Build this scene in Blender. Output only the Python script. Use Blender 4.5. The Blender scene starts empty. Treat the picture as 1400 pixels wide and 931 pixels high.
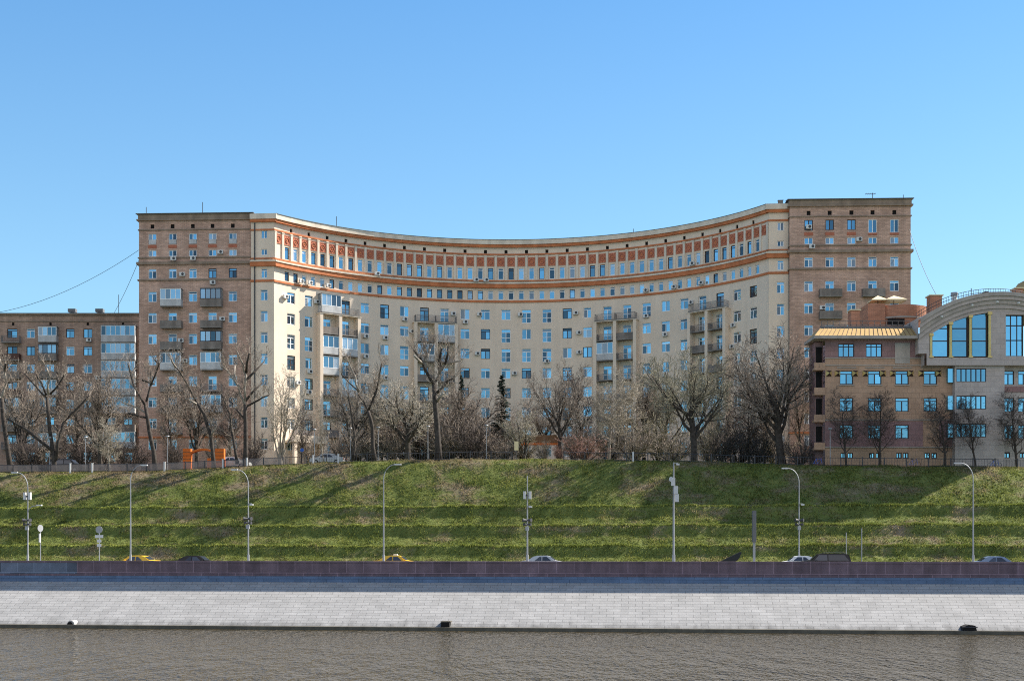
import bpy, math, random
import numpy as np
from mathutils import Vector, Matrix
R = math.radians
rnd = random.Random(7)
scene = bpy.context.scene
col = scene.collection
FPX, YH, EYE = 1800.0, 745.0, 2.57          # focal length in photo pixels, horizon row, eye height above the road
TILT = 0.107                                # the river bank runs slightly towards the camera on the right
def X(px, Y): return (px - 700.0) / FPX * Y
def Z(py, Y): return EYE + (YH - py) / FPX * Y

# ------------------------------------------------------------------ materials
def nt(m): return m.node_tree.nodes, m.node_tree.links
def mat(name, c, rough=0.8, var=0.12, scale=1.5, bump=0.0, bscale=20.0, streak=0.0, spec=0.3, metal=0.0, c2=None, stretch=(1,1,1), coord='pos', joints=None):
    m = bpy.data.materials.new(name); m.use_nodes = True
    n, l = nt(m); b = n['Principled BSDF']
    b.inputs['Roughness'].default_value = rough; b.inputs['Metallic'].default_value = metal
    b.inputs['Specular IOR Level'].default_value = spec
    if coord == 'pos':
        g = n.new('ShaderNodeNewGeometry').outputs['Position']
    else:
        g = n.new('ShaderNodeTexCoord').outputs['Object']
    mp = n.new('ShaderNodeMapping'); mp.inputs['Scale'].default_value = stretch; l.new(g, mp.inputs['Vector'])
    tx = n.new('ShaderNodeTexNoise'); tx.inputs['Scale'].default_value = scale; tx.inputs['Detail'].default_value = 6; tx.inputs['Roughness'].default_value = .65
    l.new(mp.outputs[0], tx.inputs['Vector'])
    rp = n.new('ShaderNodeValToRGB'); rp.color_ramp.elements[0].position = .3; rp.color_ramp.elements[1].position = .7
    lo = [v * (1 - var) for v in c]; hi = [min(1, v * (1 + var)) for v in (c2 or c)]
    rp.color_ramp.elements[0].color = (*lo, 1); rp.color_ramp.elements[1].color = (*hi, 1)
    l.new(tx.outputs['Fac'], rp.inputs['Fac']); out = rp.outputs['Color']
    def mul(a, fac_out, lo_, p0=.4, p1=.65):
        r2 = n.new('ShaderNodeValToRGB'); r2.color_ramp.elements[0].position = p0; r2.color_ramp.elements[1].position = p1
        r2.color_ramp.elements[0].color = (lo_, lo_, lo_, 1); r2.color_ramp.elements[1].color = (1, 1, 1, 1)
        l.new(fac_out, r2.inputs['Fac'])
        mx = n.new('ShaderNodeMixRGB'); mx.blend_type = 'MULTIPLY'; mx.inputs['Fac'].default_value = 1
        l.new(a, mx.inputs['Color1']); l.new(r2.outputs['Color'], mx.inputs['Color2']); return mx.outputs['Color']
    if streak:
        m2 = n.new('ShaderNodeMapping'); m2.inputs['Scale'].default_value = (.9, .9, .08); l.new(g, m2.inputs['Vector'])
        t2 = n.new('ShaderNodeTexNoise'); t2.inputs['Scale'].default_value = 1.0; t2.inputs['Detail'].default_value = 5
        l.new(m2.outputs[0], t2.inputs['Vector']); out = mul(out, t2.outputs['Fac'], 1 - streak)
    if joints:                              # (block width, block height, darkness, uv-plane tuple)
        bw, bh, dk = joints[:3]
        sp = n.new('ShaderNodeSeparateXYZ'); l.new(g, sp.inputs[0]); cb = n.new('ShaderNodeCombineXYZ')
        l.new(sp.outputs[0], cb.inputs[0]); l.new(sp.outputs[joints[3] if len(joints) > 3 else 2], cb.inputs[1])
        bt = n.new('ShaderNodeTexBrick'); bt.inputs['Scale'].default_value = 1; bt.inputs['Brick Width'].default_value = bw; bt.inputs['Row Height'].default_value = bh
        bt.inputs['Mortar Size'].default_value = joints[4] if len(joints) > 4 else .012; bt.inputs['Mortar Smooth'].default_value = .3
        v = joints[5] if len(joints) > 5 else .8
        bt.inputs['Color1'].default_value = (1, 1, 1, 1); bt.inputs['Color2'].default_value = (v, v, v, 1); bt.inputs['Mortar'].default_value = (dk, dk, dk, 1)
        bt.offset = .5 if len(joints) < 7 else joints[6]
        l.new(cb.outputs[0], bt.inputs['Vector'])
        mx = n.new('ShaderNodeMixRGB'); mx.blend_type = 'MULTIPLY'; mx.inputs['Fac'].default_value = 1
        l.new(out, mx.inputs['Color1']); l.new(bt.outputs['Color'], mx.inputs['Color2']); out = mx.outputs['Color']
    l.new(out, b.inputs['Base Color'])
    if bump:
        t3 = n.new('ShaderNodeTexNoise'); t3.inputs['Scale'].default_value = bscale; t3.inputs['Detail'].default_value = 4; l.new(g, t3.inputs['Vector'])
        bp = n.new('ShaderNodeBump'); bp.inputs['Strength'].default_value = bump; bp.inputs['Distance'].default_value = .05
        l.new(t3.outputs['Fac'], bp.inputs['Height']); l.new(bp.outputs[0], b.inputs['Normal'])
    return m
def glass(name, dark, light, p_light, gl, tint):
    m = bpy.data.materials.new(name); m.use_nodes = True; n, l = nt(m); b = n['Principled BSDF']
    oi = n.new('ShaderNodeObjectInfo'); ge = n.new('ShaderNodeNewGeometry')
    ad = n.new('ShaderNodeMath'); ad.operation = 'ADD'; l.new(oi.outputs['Random'], ad.inputs[0]); l.new(ge.outputs['Random Per Island'], ad.inputs[1])
    fr = n.new('ShaderNodeMath'); fr.operation = 'FRACT'; l.new(ad.outputs[0], fr.inputs[0])
    rp = n.new('ShaderNodeValToRGB'); e = rp.color_ramp.elements
    e[0].position = 0; e[0].color = (*dark, 1); e[1].position = 1 - p_light; e[1].color = (*[d * 2.2 for d in dark], 1)
    k = e.new(min(.999, 1 - p_light + .06)); k.color = (*light, 1); k2 = e.new(1.0); k2.color = (*[v * .6 for v in light], 1)
    l.new(fr.outputs[0], rp.inputs['Fac']); l.new(rp.outputs['Color'], b.inputs['Base Color']); b.inputs['Roughness'].default_value = .25; b.inputs['Specular IOR Level'].default_value = .25
    gs = n.new('ShaderNodeBsdfGlossy'); gs.inputs['Roughness'].default_value = .03; gs.inputs['Color'].default_value = (*tint, 1)
    tn = n.new('ShaderNodeTexNoise'); tn.inputs['Scale'].default_value = .9; l.new(ge.outputs['Position'], tn.inputs['Vector'])
    bp = n.new('ShaderNodeBump'); bp.inputs['Strength'].default_value = .25; bp.inputs['Distance'].default_value = .05; l.new(tn.outputs['Fac'], bp.inputs['Height']); l.new(bp.outputs[0], gs.inputs['Normal'])
    # strength of the reflection differs from pane to pane
    ml = n.new('ShaderNodeMath'); ml.operation = 'MULTIPLY'; ml.inputs[1].default_value = 7.31; l.new(fr.outputs[0], ml.inputs[0])
    f2 = n.new('ShaderNodeMath'); f2.operation = 'FRACT'; l.new(ml.outputs[0], f2.inputs[0])
    mr = n.new('ShaderNodeMapRange'); mr.inputs['To Min'].default_value = gl[0]; mr.inputs['To Max'].default_value = gl[1]; l.new(f2.outputs[0], mr.inputs['Value'])
    mx = n.new('ShaderNodeMixShader'); l.new(mr.outputs[0], mx.inputs['Fac']); l.new(b.outputs[0], mx.inputs[1]); l.new(gs.outputs[0], mx.inputs[2])
    l.new(mx.outputs[0], n['Material Output'].inputs['Surface']); return m
M = {}
M['plaster'] = mat('beige_plaster', (.79, .65, .515), .9, .06, .25, streak=.07)
M['plaster_trim'] = mat('pale_plaster_trim', (.80, .685, .555), .9, .08, .5, streak=.2)
M['terracotta'] = mat('terracotta_paint', (.60, .205, .085), .85, .16, .8, streak=.2)
M['panel_red'] = mat('ornament_red', (.56, .205, .12), .85, .2, 1.2)
M['panel_rel'] = mat('ornament_relief', (.43, .145, .085), .85, .2, 1.5)
M['brick'] = mat('brown_brick', (.61, .39, .295), .9, .18, .25, c2=(.69, .455, .35), streak=.15, joints=(.62, .21, .62, 2, .03, .72))
M['brick_old'] = mat('dull_brown_brick', (.47, .315, .24), .9, .16, .3, c2=(.54, .37, .285), streak=.2, joints=(.62, .21, .66, 2, .03, .74))
M['brick_cornice'] = mat('brick_cornice', (.32, .24, .18), .9, .15, .7, streak=.25)
M['redbrick'] = mat('orange_red_brick', (.50, .23, .14), .9, .14, .8, joints=(.5, .16, .65, 2, .02, .8))
M['concrete'] = mat('grey_concrete', (.27, .245, .22), .9, .15, 1.2, streak=.3)
M['rail_solid'] = mat('weathered_balcony_panel', (.25, .215, .19), .85, .22, 1.6, streak=.35)
M['rail_rust'] = mat('brown_balcony_panel', (.10, .05, .04), .8, .2, 1.6)
M['white'] = mat('white_frame', (.9, .9, .9), .6, .04, 2.0)
M['offwhite'] = mat('dirty_white_panel', (.55, .55, .55), .7, .12, 2.0, streak=.2)
M['darkframe'] = mat('dark_frame', (.06, .035, .03), .6, .2, 2.0)
M['metal'] = mat('dark_metal', (.045, .045, .05), .55, .2, 2.0, spec=.5)
M['railmetal'] = mat('grey_railing', (.19, .18, .175), .7, .2, 2.0)
M['galv'] = mat('galvanised_pole', (.31, .315, .33), .6, .18, 1.0, spec=.4, metal=.2)
M['whitemetal'] = mat('white_painted_metal', (.55, .55, .55), .5, .08, 2.0)
M['black'] = mat('black_opening', (.012, .011, .011), .95, .2, 2.0)
M['roofgrey'] = mat('roof_sheet', (.14, .14, .145), .6, .2, .6, spec=.4)
M['acwhite'] = mat('ac_white', (.66, .66, .64), .6, .08, 4.0)
M['glass'] = glass('window_glass', (.012, .017, .03), (.36, .36, .37), .2, (.05, .62), (.45, .8, 1))
M['glass2'] = glass('balcony_glass', (.02, .025, .035), (.38, .38, .39), .45, (.08, .45), (.5, .82, 1))
M['glass3'] = glass('office_glass', (.01, .02, .04), (.10, .15, .2), .12, (.42, .78), (.42, .8, 1))
M['gold'] = mat('gold_sheet', (.44, .29, .11), .75, .12, 1.0, spec=.2)
M['goldpol'] = mat('gold_columns', (.66, .48, .19), .45, .1, 2.0, metal=.6, spec=.5)
M['stonegrey'] = mat('pink_grey_stone', (.47, .405, .37), .7, .1, .8, joints=(.95, .62, .7, 2, .02, .9))
M['stonetan'] = mat('tan_stone_cladding', (.47, .30, .20), .75, .12, .7, joints=(.95, .62, .62, 2, .02, .86))
M['stonepurple'] = mat('purple_stone_cladding', (.31, .185, .18), .75, .14, .7, joints=(.95, .62, .66, 2, .02, .86))
M['stonemould'] = mat('grey_moulding', (.42, .37, .325), .7, .12, .8, streak=.2)
M['asphalt'] = mat('asphalt', (.05, .05, .052), .9, .2, 1.5, bump=.2)
M['paving'] = mat('paving', (.26, .25, .24), .9, .15, 1.0, joints=(.6, .6, .75, 1))
M['kerb'] = mat('kerbstone', (.33, .32, .31), .85, .12, 1.0)
M['paint'] = mat('road_paint', (.75, .75, .73), .7, .1, 2.0)
M['bark'] = mat('dark_bark', (.032, .025, .021), .95, .35, 3.0, coord='obj', c2=(.062, .052, .044))
M['bark_pale'] = mat('pale_bark', (.21, .18, .15), .95, .3, 2.0, coord='obj', c2=(.30, .27, .23))
M['twig'] = mat('tan_twigs', (.26, .215, .175), .95, .25, .5, coord='obj')
M['twig_pale'] = mat('pale_twigs', (.37, .33, .265), .95, .22, .5, coord='obj')
M['twig_dark'] = mat('dark_twigs', (.105, .085, .075), .95, .25, .5, coord='obj')
M['twig_red'] = mat('reddish_twigs', (.24, .14, .115), .95, .25, .5, coord='obj')
M['twig_olive'] = mat('olive_twigs', (.26, .235, .165), .95, .25, .5, coord='obj')
M['cutwood'] = mat('cut_wood', (.52, .46, .37), .9, .15, 2.0, coord='obj')
M['needle'] = mat('spruce_needles', (.018, .032, .02), .9, .4, 1.5, coord='obj')
M['orange'] = mat('orange_boards', (.62, .14, .02), .7, .12, 1.5)
M['timber'] = mat('brown_timber', (.20, .105, .055), .8, .2, 1.5)
M['yellow'] = mat('yellow_paint', (.72, .42, .03), .35, .05, 1.0, spec=.5)
M['blue'] = mat('blue_paint', (.03, .12, .5), .5, .08, 2.0)
M['canvas'] = mat('cream_canvas', (.72, .6, .38), .85, .08, 2.0)
M['rubber'] = mat('rubber', (.02, .02, .02), .85, .2, 2.0)
M['carglass'] = glass('car_glass', (.015, .02, .03), (.015, .02, .03), .1, (.02, .07), (.8, .9, 1))
for k, c in dict(car_black=(.012, .012, .014), car_silver=(.45, .46, .48), car_white=(.74, .74, .73), car_blue=(.16, .22, .32)).items():
    M[k] = mat(k, c, .35, .04, 1.0, spec=.35)
M['lamp'] = mat('lamp_glass', (.62, .62, .6), .3, .05, 2.0)

# ------------------------------------------------------------------ mesh helpers
class MB:
    def __init__(s): s.v = []; s.f = []; s.m = []; s.k = []
    def mi(s, m):
        if m not in s.m: s.m.append(m)
        return s.m.index(m)
    def face(s, pts, m):
        i = len(s.v); s.v += [tuple(p) for p in pts]; s.f.append(tuple(range(i, i + len(pts)))); s.k.append(s.mi(m))
    def box(s, x0, x1, y0, y1, z0, z1, m, f=None, bev=0):
        i = len(s.v)
        P = [(x, y, z) for z in (z0, z1) for y in (y0, y1) for x in (x0, x1)]
        s.v += [tuple(f(*p)) for p in P] if f else P
        for q in ((0, 2, 3, 1), (4, 5, 7, 6), (0, 1, 5, 4), (2, 6, 7, 3), (0, 4, 6, 2), (1, 3, 7, 5)):
            s.f.append(tuple(i + a for a in q)); s.k.append(s.mi(m))
    def tube(s, pts, rad, n, m, cap=True, capm=None):
        pts = [Vector(p) for p in pts]; i0 = len(s.v); mi = s.mi(m); K = len(pts)
        if not hasattr(rad, '__len__'): rad = [rad] * K
        for j, p in enumerate(pts):
            t = (pts[min(j + 1, K - 1)] - pts[max(j - 1, 0)])
            if t.length < 1e-9: t = Vector((0, 0, 1))
            t.normalize(); a = Vector((0, 0, 1)) if abs(t.z) < .9 else Vector((1, 0, 0))
            u = t.cross(a).normalized(); w = t.cross(u)
            for q in range(n):
                an = 2 * math.pi * q / n; o = u * (math.cos(an) * rad[j]) + w * (math.sin(an) * rad[j]); s.v.append((p.x + o.x, p.y + o.y, p.z + o.z))
        for j in range(K - 1):
            for q in range(n):
                a = i0 + j * n + q; b = i0 + j * n + (q + 1) % n
                s.f.append((a, b, b + n, a + n)); s.k.append(mi)
        if cap:
            s.f.append(tuple(i0 + (K - 1) * n + q for q in range(n))); s.k.append(s.mi(capm or m))
            s.f.append(tuple(i0 + n - 1 - q for q in range(n))); s.k.append(mi)
    def prism(s, poly, y0, y1, m):           # polygon in x,z pushed from y0 to y1
        n = len(poly); i = len(s.v); mi = s.mi(m)
        s.v += [(x, y0, z) for x, z in poly] + [(x, y1, z) for x, z in poly]
        s.f.append(tuple(range(i, i + n))); s.f.append(tuple(range(i + 2 * n - 1, i + n - 1, -1))); s.k += [mi, mi]
        for a in range(n):
            b = (a + 1) % n; s.f.append((i + a, i + n + a, i + n + b, i + b)); s.k.append(mi)
    def mesh(s, name):
        me = bpy.data.meshes.new(name); me.from_pydata(s.v, [], s.f)
        for m in s.m: me.materials.append(m)
        me.polygons.foreach_set('material_index', s.k); me.update(); return me
def link(o, parent=None, loc=None, rz=0):
    col.objects.link(o)
    if parent: o.parent = parent
    if loc is not None: o.location = loc
    if rz: o.rotation_euler = (0, 0, rz)
    return o
def obj(name, mb, parent=None, loc=None, rz=0, smooth=False):
    me = mb.mesh(name) if isinstance(mb, MB) else mb
    if smooth:
        me.polygons.foreach_set('use_smooth', [True] * len(me.polygons))
    return link(bpy.data.objects.new(name, me), parent, loc, rz)
def empty(name, loc=(0, 0, 0), rz=0, parent=None):
    o = bpy.data.objects.new(name, None); o.empty_display_size = .3; return link(o, parent, loc, rz)
def tag(o, label, cat, group=None, kind=None):
    if label: o['label'] = label
    if cat: o['category'] = cat
    if group: o['group'] = group
    if kind: o['kind'] = kind
    return o
def copy_tree(o, parent=None):
    c = o.copy(); col.objects.link(c); c.parent = parent
    for ch in list(o.children): copy_tree(ch, c)
    return c

# ------------------------------------------------------------------ terrain
CR = [(-400, 11.2), (-63, 11.38), (-43.5, 11.44), (-30.7, 11.98), (-17.4, 12.42), (-4.3, 12.59), (8.6, 12.41), (19.6, 12.17), (33.6, 11.65), (57.6, 11.25), (400, 11.2)]
cx_, cz_ = zip(*CR)
def crest(x): return np.interp(x, cx_, cz_)
PS = [-200, 119.9, 133.0, 133.01, 137.2, 138.0, 140.3, 141.0, 141.9, 143.5, 144.2, 145.1, 146.6, 147.3, 148.2, 154.0, 155.0, 158, 170, 205, 260, 900, 2500]
PZ = [0, 0, 0, .02, .15, .3, 1.3, 2.42, 2.52, 3.5, 4.65, 4.75, 5.65, 6.83, 6.95, 11.8, 12.2, 12.35, 13.1, 15.2, 16, 20, 20]
def ground(x, y):
    s = y + TILT * np.clip(x, -260, 260)
    z = np.interp(s, PS, PZ); k = np.clip((s - 148) / 7.0, 0, 1)
    return z + (crest(x) - 12.2) * k
def gz(x, y): return float(ground(np.array([x]), np.array([y]))[0])
def vnoise(x, y, seed):
    r = np.random.RandomState(seed); g = r.rand(256, 256)
    xi = np.floor(x).astype(int); yi = np.floor(y).astype(int); fx = x - xi; fy = y - yi
    fx = fx * fx * (3 - 2 * fx); fy = fy * fy * (3 - 2 * fy)
    a = g[xi % 256, yi % 256]; b = g[(xi + 1) % 256, yi % 256]; c = g[xi % 256, (yi + 1) % 256]; d = g[(xi + 1) % 256, (yi + 1) % 256]
    return (a * (1 - fx) + b * fx) * (1 - fy) + (c * (1 - fx) + d * fx) * fy
def rough(x, s):
    return (vnoise(x * .35, s * .35, 1) - .5) * .2 + (vnoise(x * 1.3, s * 1.3, 2) - .5) * .14 + (vnoise(x * 4, s * 4, 3) - .5) * .12
def lipwob(x):      # terrace edges wander
    return (vnoise(x * .12, x * 0 + 3.3, 11) - .5) * .35 + (vnoise(x * .5, x * 0 + 7.7, 12) - .5) * .12

def grid_mesh(name, xs, ss, m, zf):
    XX, SS = np.meshgrid(xs, ss); Y = SS - TILT * np.clip(XX, -260, 260); ZZ = zf(XX, Y, SS)
    v = np.stack([XX, Y, ZZ], -1).reshape(-1, 3); nx, ny = len(xs), len(ss)
    idx = np.arange(nx * ny).reshape(ny, nx)
    f = np.stack([idx[:-1, :-1], idx[:-1, 1:], idx[1:, 1:], idx[1:, :-1]], -1).reshape(-1, 4)
    me = bpy.data.meshes.new(name); me.vertices.add(len(v)); me.vertices.foreach_set('co', v.ravel())
    me.loops.add(f.size); me.loops.foreach_set('vertex_index', f.ravel().astype(np.int32)); me.polygons.add(len(f))
    me.polygons.foreach_set('loop_start', (np.arange(len(f)) * 4).astype(np.int32)); me.polygons.foreach_set('loop_total', np.full(len(f), 4, np.int32))
    me.update(calc_edges=True); me.materials.append(m); me.polygons.foreach_set('use_smooth', [True] * len(f)); return me
def slope_z(x, y, s):
    near = np.clip((s - 137.5) / 1.5, 0, 1) * np.clip((166 - s) / 6, 0, 1)
    w = lipwob(x) * np.clip((s - 139) / 2, 0, 1) * np.clip((152 - s) / 4, 0, 1)
    return ground(x, y + w) + rough(x, s) * near

def grass_mat(name, blade):
    m = bpy.data.materials.new(name); m.use_nodes = True; n, l = nt(m); b = n['Principled BSDF']
    g = n.new('ShaderNodeNewGeometry')
    def noise(sc, det=5, st=(1, 1, 1)):
        mp = n.new('ShaderNodeMapping'); mp.inputs['Scale'].default_value = st; l.new(g.outputs['Position'], mp.inputs[0])
        t = n.new('ShaderNodeTexNoise'); t.inputs['Scale'].default_value = sc; t.inputs['Detail'].default_value = det; t.inputs['Roughness'].default_value = .7; l.new(mp.outputs[0], t.inputs['Vector']); return t.outputs['Fac']
    def ramp(f, *es):
        r = n.new('ShaderNodeValToRGB'); e = r.color_ramp.elements
        e[0].position, e[0].color = es[0][0], (*es[0][1], 1); e[1].position, e[1].color = es[-1][0], (*es[-1][1], 1)
        for p, c in es[1:-1]: q = e.new(p); q.color = (*c, 1)
        l.new(f, r.inputs[0]); return r.outputs[0]
    green = ramp(noise(.55, 6), (.25, (.062, .080, .02)), (.5, (.118, .142, .036)), (.75, (.19, .195, .058)))
    dry = ramp(noise(2.3, 4), (.3, (.12, .095, .055)), (.7, (.27, .215, .145)))
    # the strip under the crest is drier, more so on the left
    sp = n.new('ShaderNodeSeparateXYZ'); l.new(g.outputs['Position'], sp.inputs[0])
    mr = n.new('ShaderNodeMapRange'); mr.inputs[1].default_value = 6.5; mr.inputs[2].default_value = 12.5; mr.inputs[3].default_value = 0; mr.inputs[4].default_value = .13; l.new(sp.outputs[2], mr.inputs[0])
    mr2 = n.new('ShaderNodeMapRange'); mr2.inputs[1].default_value = 0; mr2.inputs[2].default_value = -45; mr2.inputs[3].default_value = .35; mr2.inputs[4].default_value = 1.; l.new(sp.outputs[0], mr2.inputs[0])
    mm = n.new('ShaderNodeMath'); mm.operation = 'MULTIPLY'; l.new(mr.outputs[0], mm.inputs[0]); l.new(mr2.outputs[0], mm.inputs[1])
    ad = n.new('ShaderNodeMath'); ad.operation = 'ADD'; l.new(noise(.16, 7, (1, 1.6, 1.6)), ad.inputs[0]); l.new(mm.outputs[0], ad.inputs[1])
    if blade:
        k = n.new('ShaderNodeMath'); k.operation = 'MULTIPLY_ADD'; k.inputs[1].default_value = .16; k.inputs[2].default_value = -.08; l.new(g.outputs['Random Per Island'], k.inputs[0])
        a2 = n.new('ShaderNodeMath'); a2.operation = 'ADD'; l.new(ad.outputs[0], a2.inputs[0]); l.new(k.outputs[0], a2.inputs[1]); ad = a2
    fac = ramp(ad.outputs[0], (.52, (0, 0, 0)), (.66, (1, 1, 1)))
    mx = n.new('ShaderNodeMixRGB'); l.new(fac, mx.inputs[0]); l.new(green, mx.inputs[1]); l.new(dry, mx.inputs[2]); c = mx.outputs[0]
    b.inputs['Roughness'].default_value = .9; b.inputs['Specular IOR Level'].default_value = .15
    if blade:
        h = n.new('ShaderNodeMixRGB'); h.blend_type = 'MULTIPLY'; h.inputs[0].default_value = 1; l.new(c, h.inputs[1])
        l.new(ramp(g.outputs['Random Per Island'], (0, (.7, .7, .7)), (1, (1.75, 1.7, 1.5))), h.inputs[2]); c = h.outputs[0]
        tr = n.new('ShaderNodeBsdfTranslucent'); l.new(c, tr.inputs['Color']); ms = n.new('ShaderNodeMixShader'); ms.inputs[0].default_value = .45
        l.new(b.outputs[0], ms.inputs[1]); l.new(tr.outputs[0], ms.inputs[2]); l.new(ms.outputs[0], n['Material Output'].inputs[0])
    else:
        bp = n.new('ShaderNodeBump'); bp.inputs['Strength'].default_value = .7; bp.inputs['Distance'].default_value = .12; l.new(noise(5, 5), bp.inputs['Height']); l.new(bp.outputs[0], b.inputs['Normal'])
    l.new(c, b.inputs['Base Color']); return m
M['turf'] = grass_mat('turf', False); M['blade'] = grass_mat('grass_blades', True); M['fresh'] = mat('fresh_grass', (.29, .32, .075), .9, .25, 1.5, spec=.1)
xs = np.concatenate([np.linspace(-2500, -260, 8), np.linspace(-230, -86, 14), np.arange(-84, 84.1, .4), np.linspace(86, 230, 14), np.linspace(260, 2500, 8)])
ss = np.concatenate([np.arange(137.2, 162, .2), np.linspace(162.5, 260, 60), np.linspace(280, 900, 12), [1500, 2500]])
tag(obj('grass_bank_ground', grid_mesh('grass_bank_ground', xs, ss, M['turf'], slope_z)), 'terraced green grass bank rising from the road to the park', 'bank', kind='structure')
# tufts of grass on the bank
rs = np.random.RandomState(5)
def blades(N, sfun, hmin, hmax, w):
    x = rs.uniform(-80, 76, N); s = sfun(N, x); y = s - TILT * x
    z = slope_z(x, y, s) - .03
    a = rs.uniform(0, 2 * np.pi, N); h = rs.uniform(hmin, hmax, N); h *= .5 + vnoise(x * .8, s * .8, 9)
    dx, dy = np.cos(a) * w, np.sin(a) * w; b = rs.uniform(0, 2 * np.pi, N); lean = rs.uniform(.1, .8, N) * h
    P = np.empty((N, 3, 3)); P[:, 0] = np.stack([x - dx, y - dy, z], -1); P[:, 1] = np.stack([x + dx, y + dy, z], -1)
    P[:, 2] = np.stack([x + np.cos(b) * lean, y + np.sin(b) * lean, z + h], -1); return P
def uni(N, x): return rs.uniform(137.6, 159, N)
def lips(N, x):
    s = np.array([141.2, 144.4, 147.5])[rs.randint(0, 3, N)] + rs.normal(0, .1, N); return s - lipwob(x)
P = np.concatenate([blades(380000, uni, .05, .22, .042), blades(76000, lips, .1, .32, .05), blades(70000, uni, .1, .28, .06)]).reshape(-1, 3)
me = bpy.data.meshes.new('grass'); nv = len(P); me.vertices.add(nv); me.vertices.foreach_set('co', P.ravel()); me.loops.add(nv); me.loops.foreach_set('vertex_index', np.arange(nv, dtype=np.int32))
me.polygons.add(nv // 3); me.polygons.foreach_set('loop_start', np.arange(0, nv, 3, dtype=np.int32)); me.polygons.foreach_set('loop_total', np.full(nv // 3, 3, np.int32)); me.update(calc_edges=True); me.materials.append(M['blade']); me.materials.append(M['fresh']); mi_ = np.zeros(nv // 3, np.int32); mi_[380000:456000] = rs.rand(76000) < .85; me.polygons.foreach_set('material_index', mi_)
tag(obj('grass', me), 'rough green and straw coloured grass growing on the terraced bank', 'grass', kind='stuff')

# bank frame: x along the river wall, y away from the river, at X=0 the wall stands at Y=120
ANG = -math.atan(TILT); CA, SA = math.cos(ANG), math.sin(ANG)
def bank(x, d): return (x * CA - d * SA, 120 + x * SA + d * CA)          # position along / behind the parapet line
def bx(px, d):                              # distance along the bank seen at photo column px
    k = (px - 700) / FPX
    return (k * (120 + d * CA) + d * SA) / (CA - k * SA)
BL = 900
mb = MB(); mb.box(-BL, BL, 9.8, 16.9, -.4, 0, M['asphalt']); tag(obj('road', mb, None, (0, 120, 0), ANG), 'grey asphalt embankment road behind the parapet', 'road', kind='structure')
mb = MB()
for i in range(-30, 30): mb.box(i * 4, i * 4 + 1.6, 13.3, 13.42, .0, .004, M['paint'])
tag(obj('road_marking', mb, None, (0, 120, 0), ANG), 'white dashed centre line on the embankment road', 'road marking', kind='structure')
mb = MB(); mb.box(-BL, BL, .62, 9.59, -.4, .13, M['paving']); tag(obj('pavement', mb, None, (0, 120, 0), ANG), 'paved riverside walk behind the parapet', 'pavement', kind='structure')
mb = MB(); mb.box(-BL, BL, 9.6, 9.79, -.4, .14, M['kerb']); mb.box(-BL, BL, 16.91, 17.1, -.4, .14, M['kerb']); tag(obj('kerb', mb, None, (0, 120, 0), ANG), 'pale stone kerbs along the embankment road', 'kerb', kind='structure')

# river wall: granite parapet above a sloping stone revetment
M['granite'] = mat('purple_granite', (.175, .125, .155), .75, .22, .8, coord='obj', streak=.25, joints=(1.62, 3.0, 1.7, 2, .03, .74), bump=.1)
M['granite_new'] = mat('blue_grey_granite', (.15, .18, .25), .7, .2, .8, coord='obj', joints=(1.6, 3.0, 1.4, 2, .025, .4))
def stone_mat():
    m = mat('revetment_stone', (.33, .322, .312), .9, .08, .5, coord='obj', bump=.35, bscale=7., c2=(.355, .345, .335), streak=.06, joints=(1.25, .43, .42, 1, .022, .86))
    n, l = nt(m); b = n['Principled BSDF']; src = b.inputs['Base Color'].links[0].from_socket
    tc = n.new('ShaderNodeTexCoord'); sp = n.new('ShaderNodeSeparateXYZ'); l.new(tc.outputs['Object'], sp.inputs[0])
    t = n.new('ShaderNodeTexNoise'); t.inputs['Scale'].default_value = 1.3; t.inputs['Detail'].default_value = 7; mp = n.new('ShaderNodeMapping'); mp.inputs['Scale'].default_value = (1, .35, 1); l.new(tc.outputs['Object'], mp.inputs[0]); l.new(mp.outputs[0], t.inputs['Vector'])
    a = n.new('ShaderNodeMath'); a.operation = 'MULTIPLY_ADD'; a.inputs[1].default_value = -2.4; l.new(t.outputs['Fac'], a.inputs[0]); l.new(sp.outputs[1], a.inputs[2])
    r = n.new('ShaderNodeMapRange'); r.inputs[1].default_value = -9.1; r.inputs[2].default_value = -7.7; r.inputs[3].default_value = .35; r.inputs[4].default_value = 1; l.new(a.outputs[0], r.inputs[0])   # tide stain above the water
    cb = n.new('ShaderNodeCombineColor'); [l.new(r.outputs[0], cb.inputs[i]) for i in range(3)]
    mx = n.new('ShaderNodeMixRGB'); mx.blend_type = 'MULTIPLY'; mx.inputs[0].default_value = 1; l.new(src, mx.inputs[1]); l.new(cb.outputs[0], mx.inputs[2]); l.new(mx.outputs[0], b.inputs['Base Color']); return m
M['revet'] = stone_mat(); M['wet'] = mat('wet_dark_stone', (.10, .09, .07), .5, .35, 1.2)
root = tag(empty('river_parapet', (0, 120, 0), ANG), 'long purple granite parapet along the top of the river wall', 'parapet')
mb = MB(); xc = bx(105, 0); mb.box(xc + .006, BL, .0, .5, -.12, .93, M['granite']); obj('wall', mb, root)
mb = MB(); mb.box(-BL, xc, .0, .5, -.12, .93, M['granite_new']); o = obj('wall', mb, root); o['label'] = 'patched blue grey granite stretch'
mb = MB(); mb.box(-BL, BL, -.05, .55, .933, 1.1, M['granite']); obj('coping', mb, root)
mb = MB(); mb.box(-BL, BL, -.1, .6, -.3, -.123, M['granite']); obj('plinth', mb, root)
M['shade_blue_stone'] = mat('upper_wall_shade_blue', (.115, .175, .29), .9, .22, .5, coord='obj', bump=.3, bscale=7., joints=(1.5, .55, .55, 2, .022, .86))  # bluish shade below the parapet is painted into this stone colour
SL = R(30); LS = 3.87 / math.sin(SL)
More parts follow.
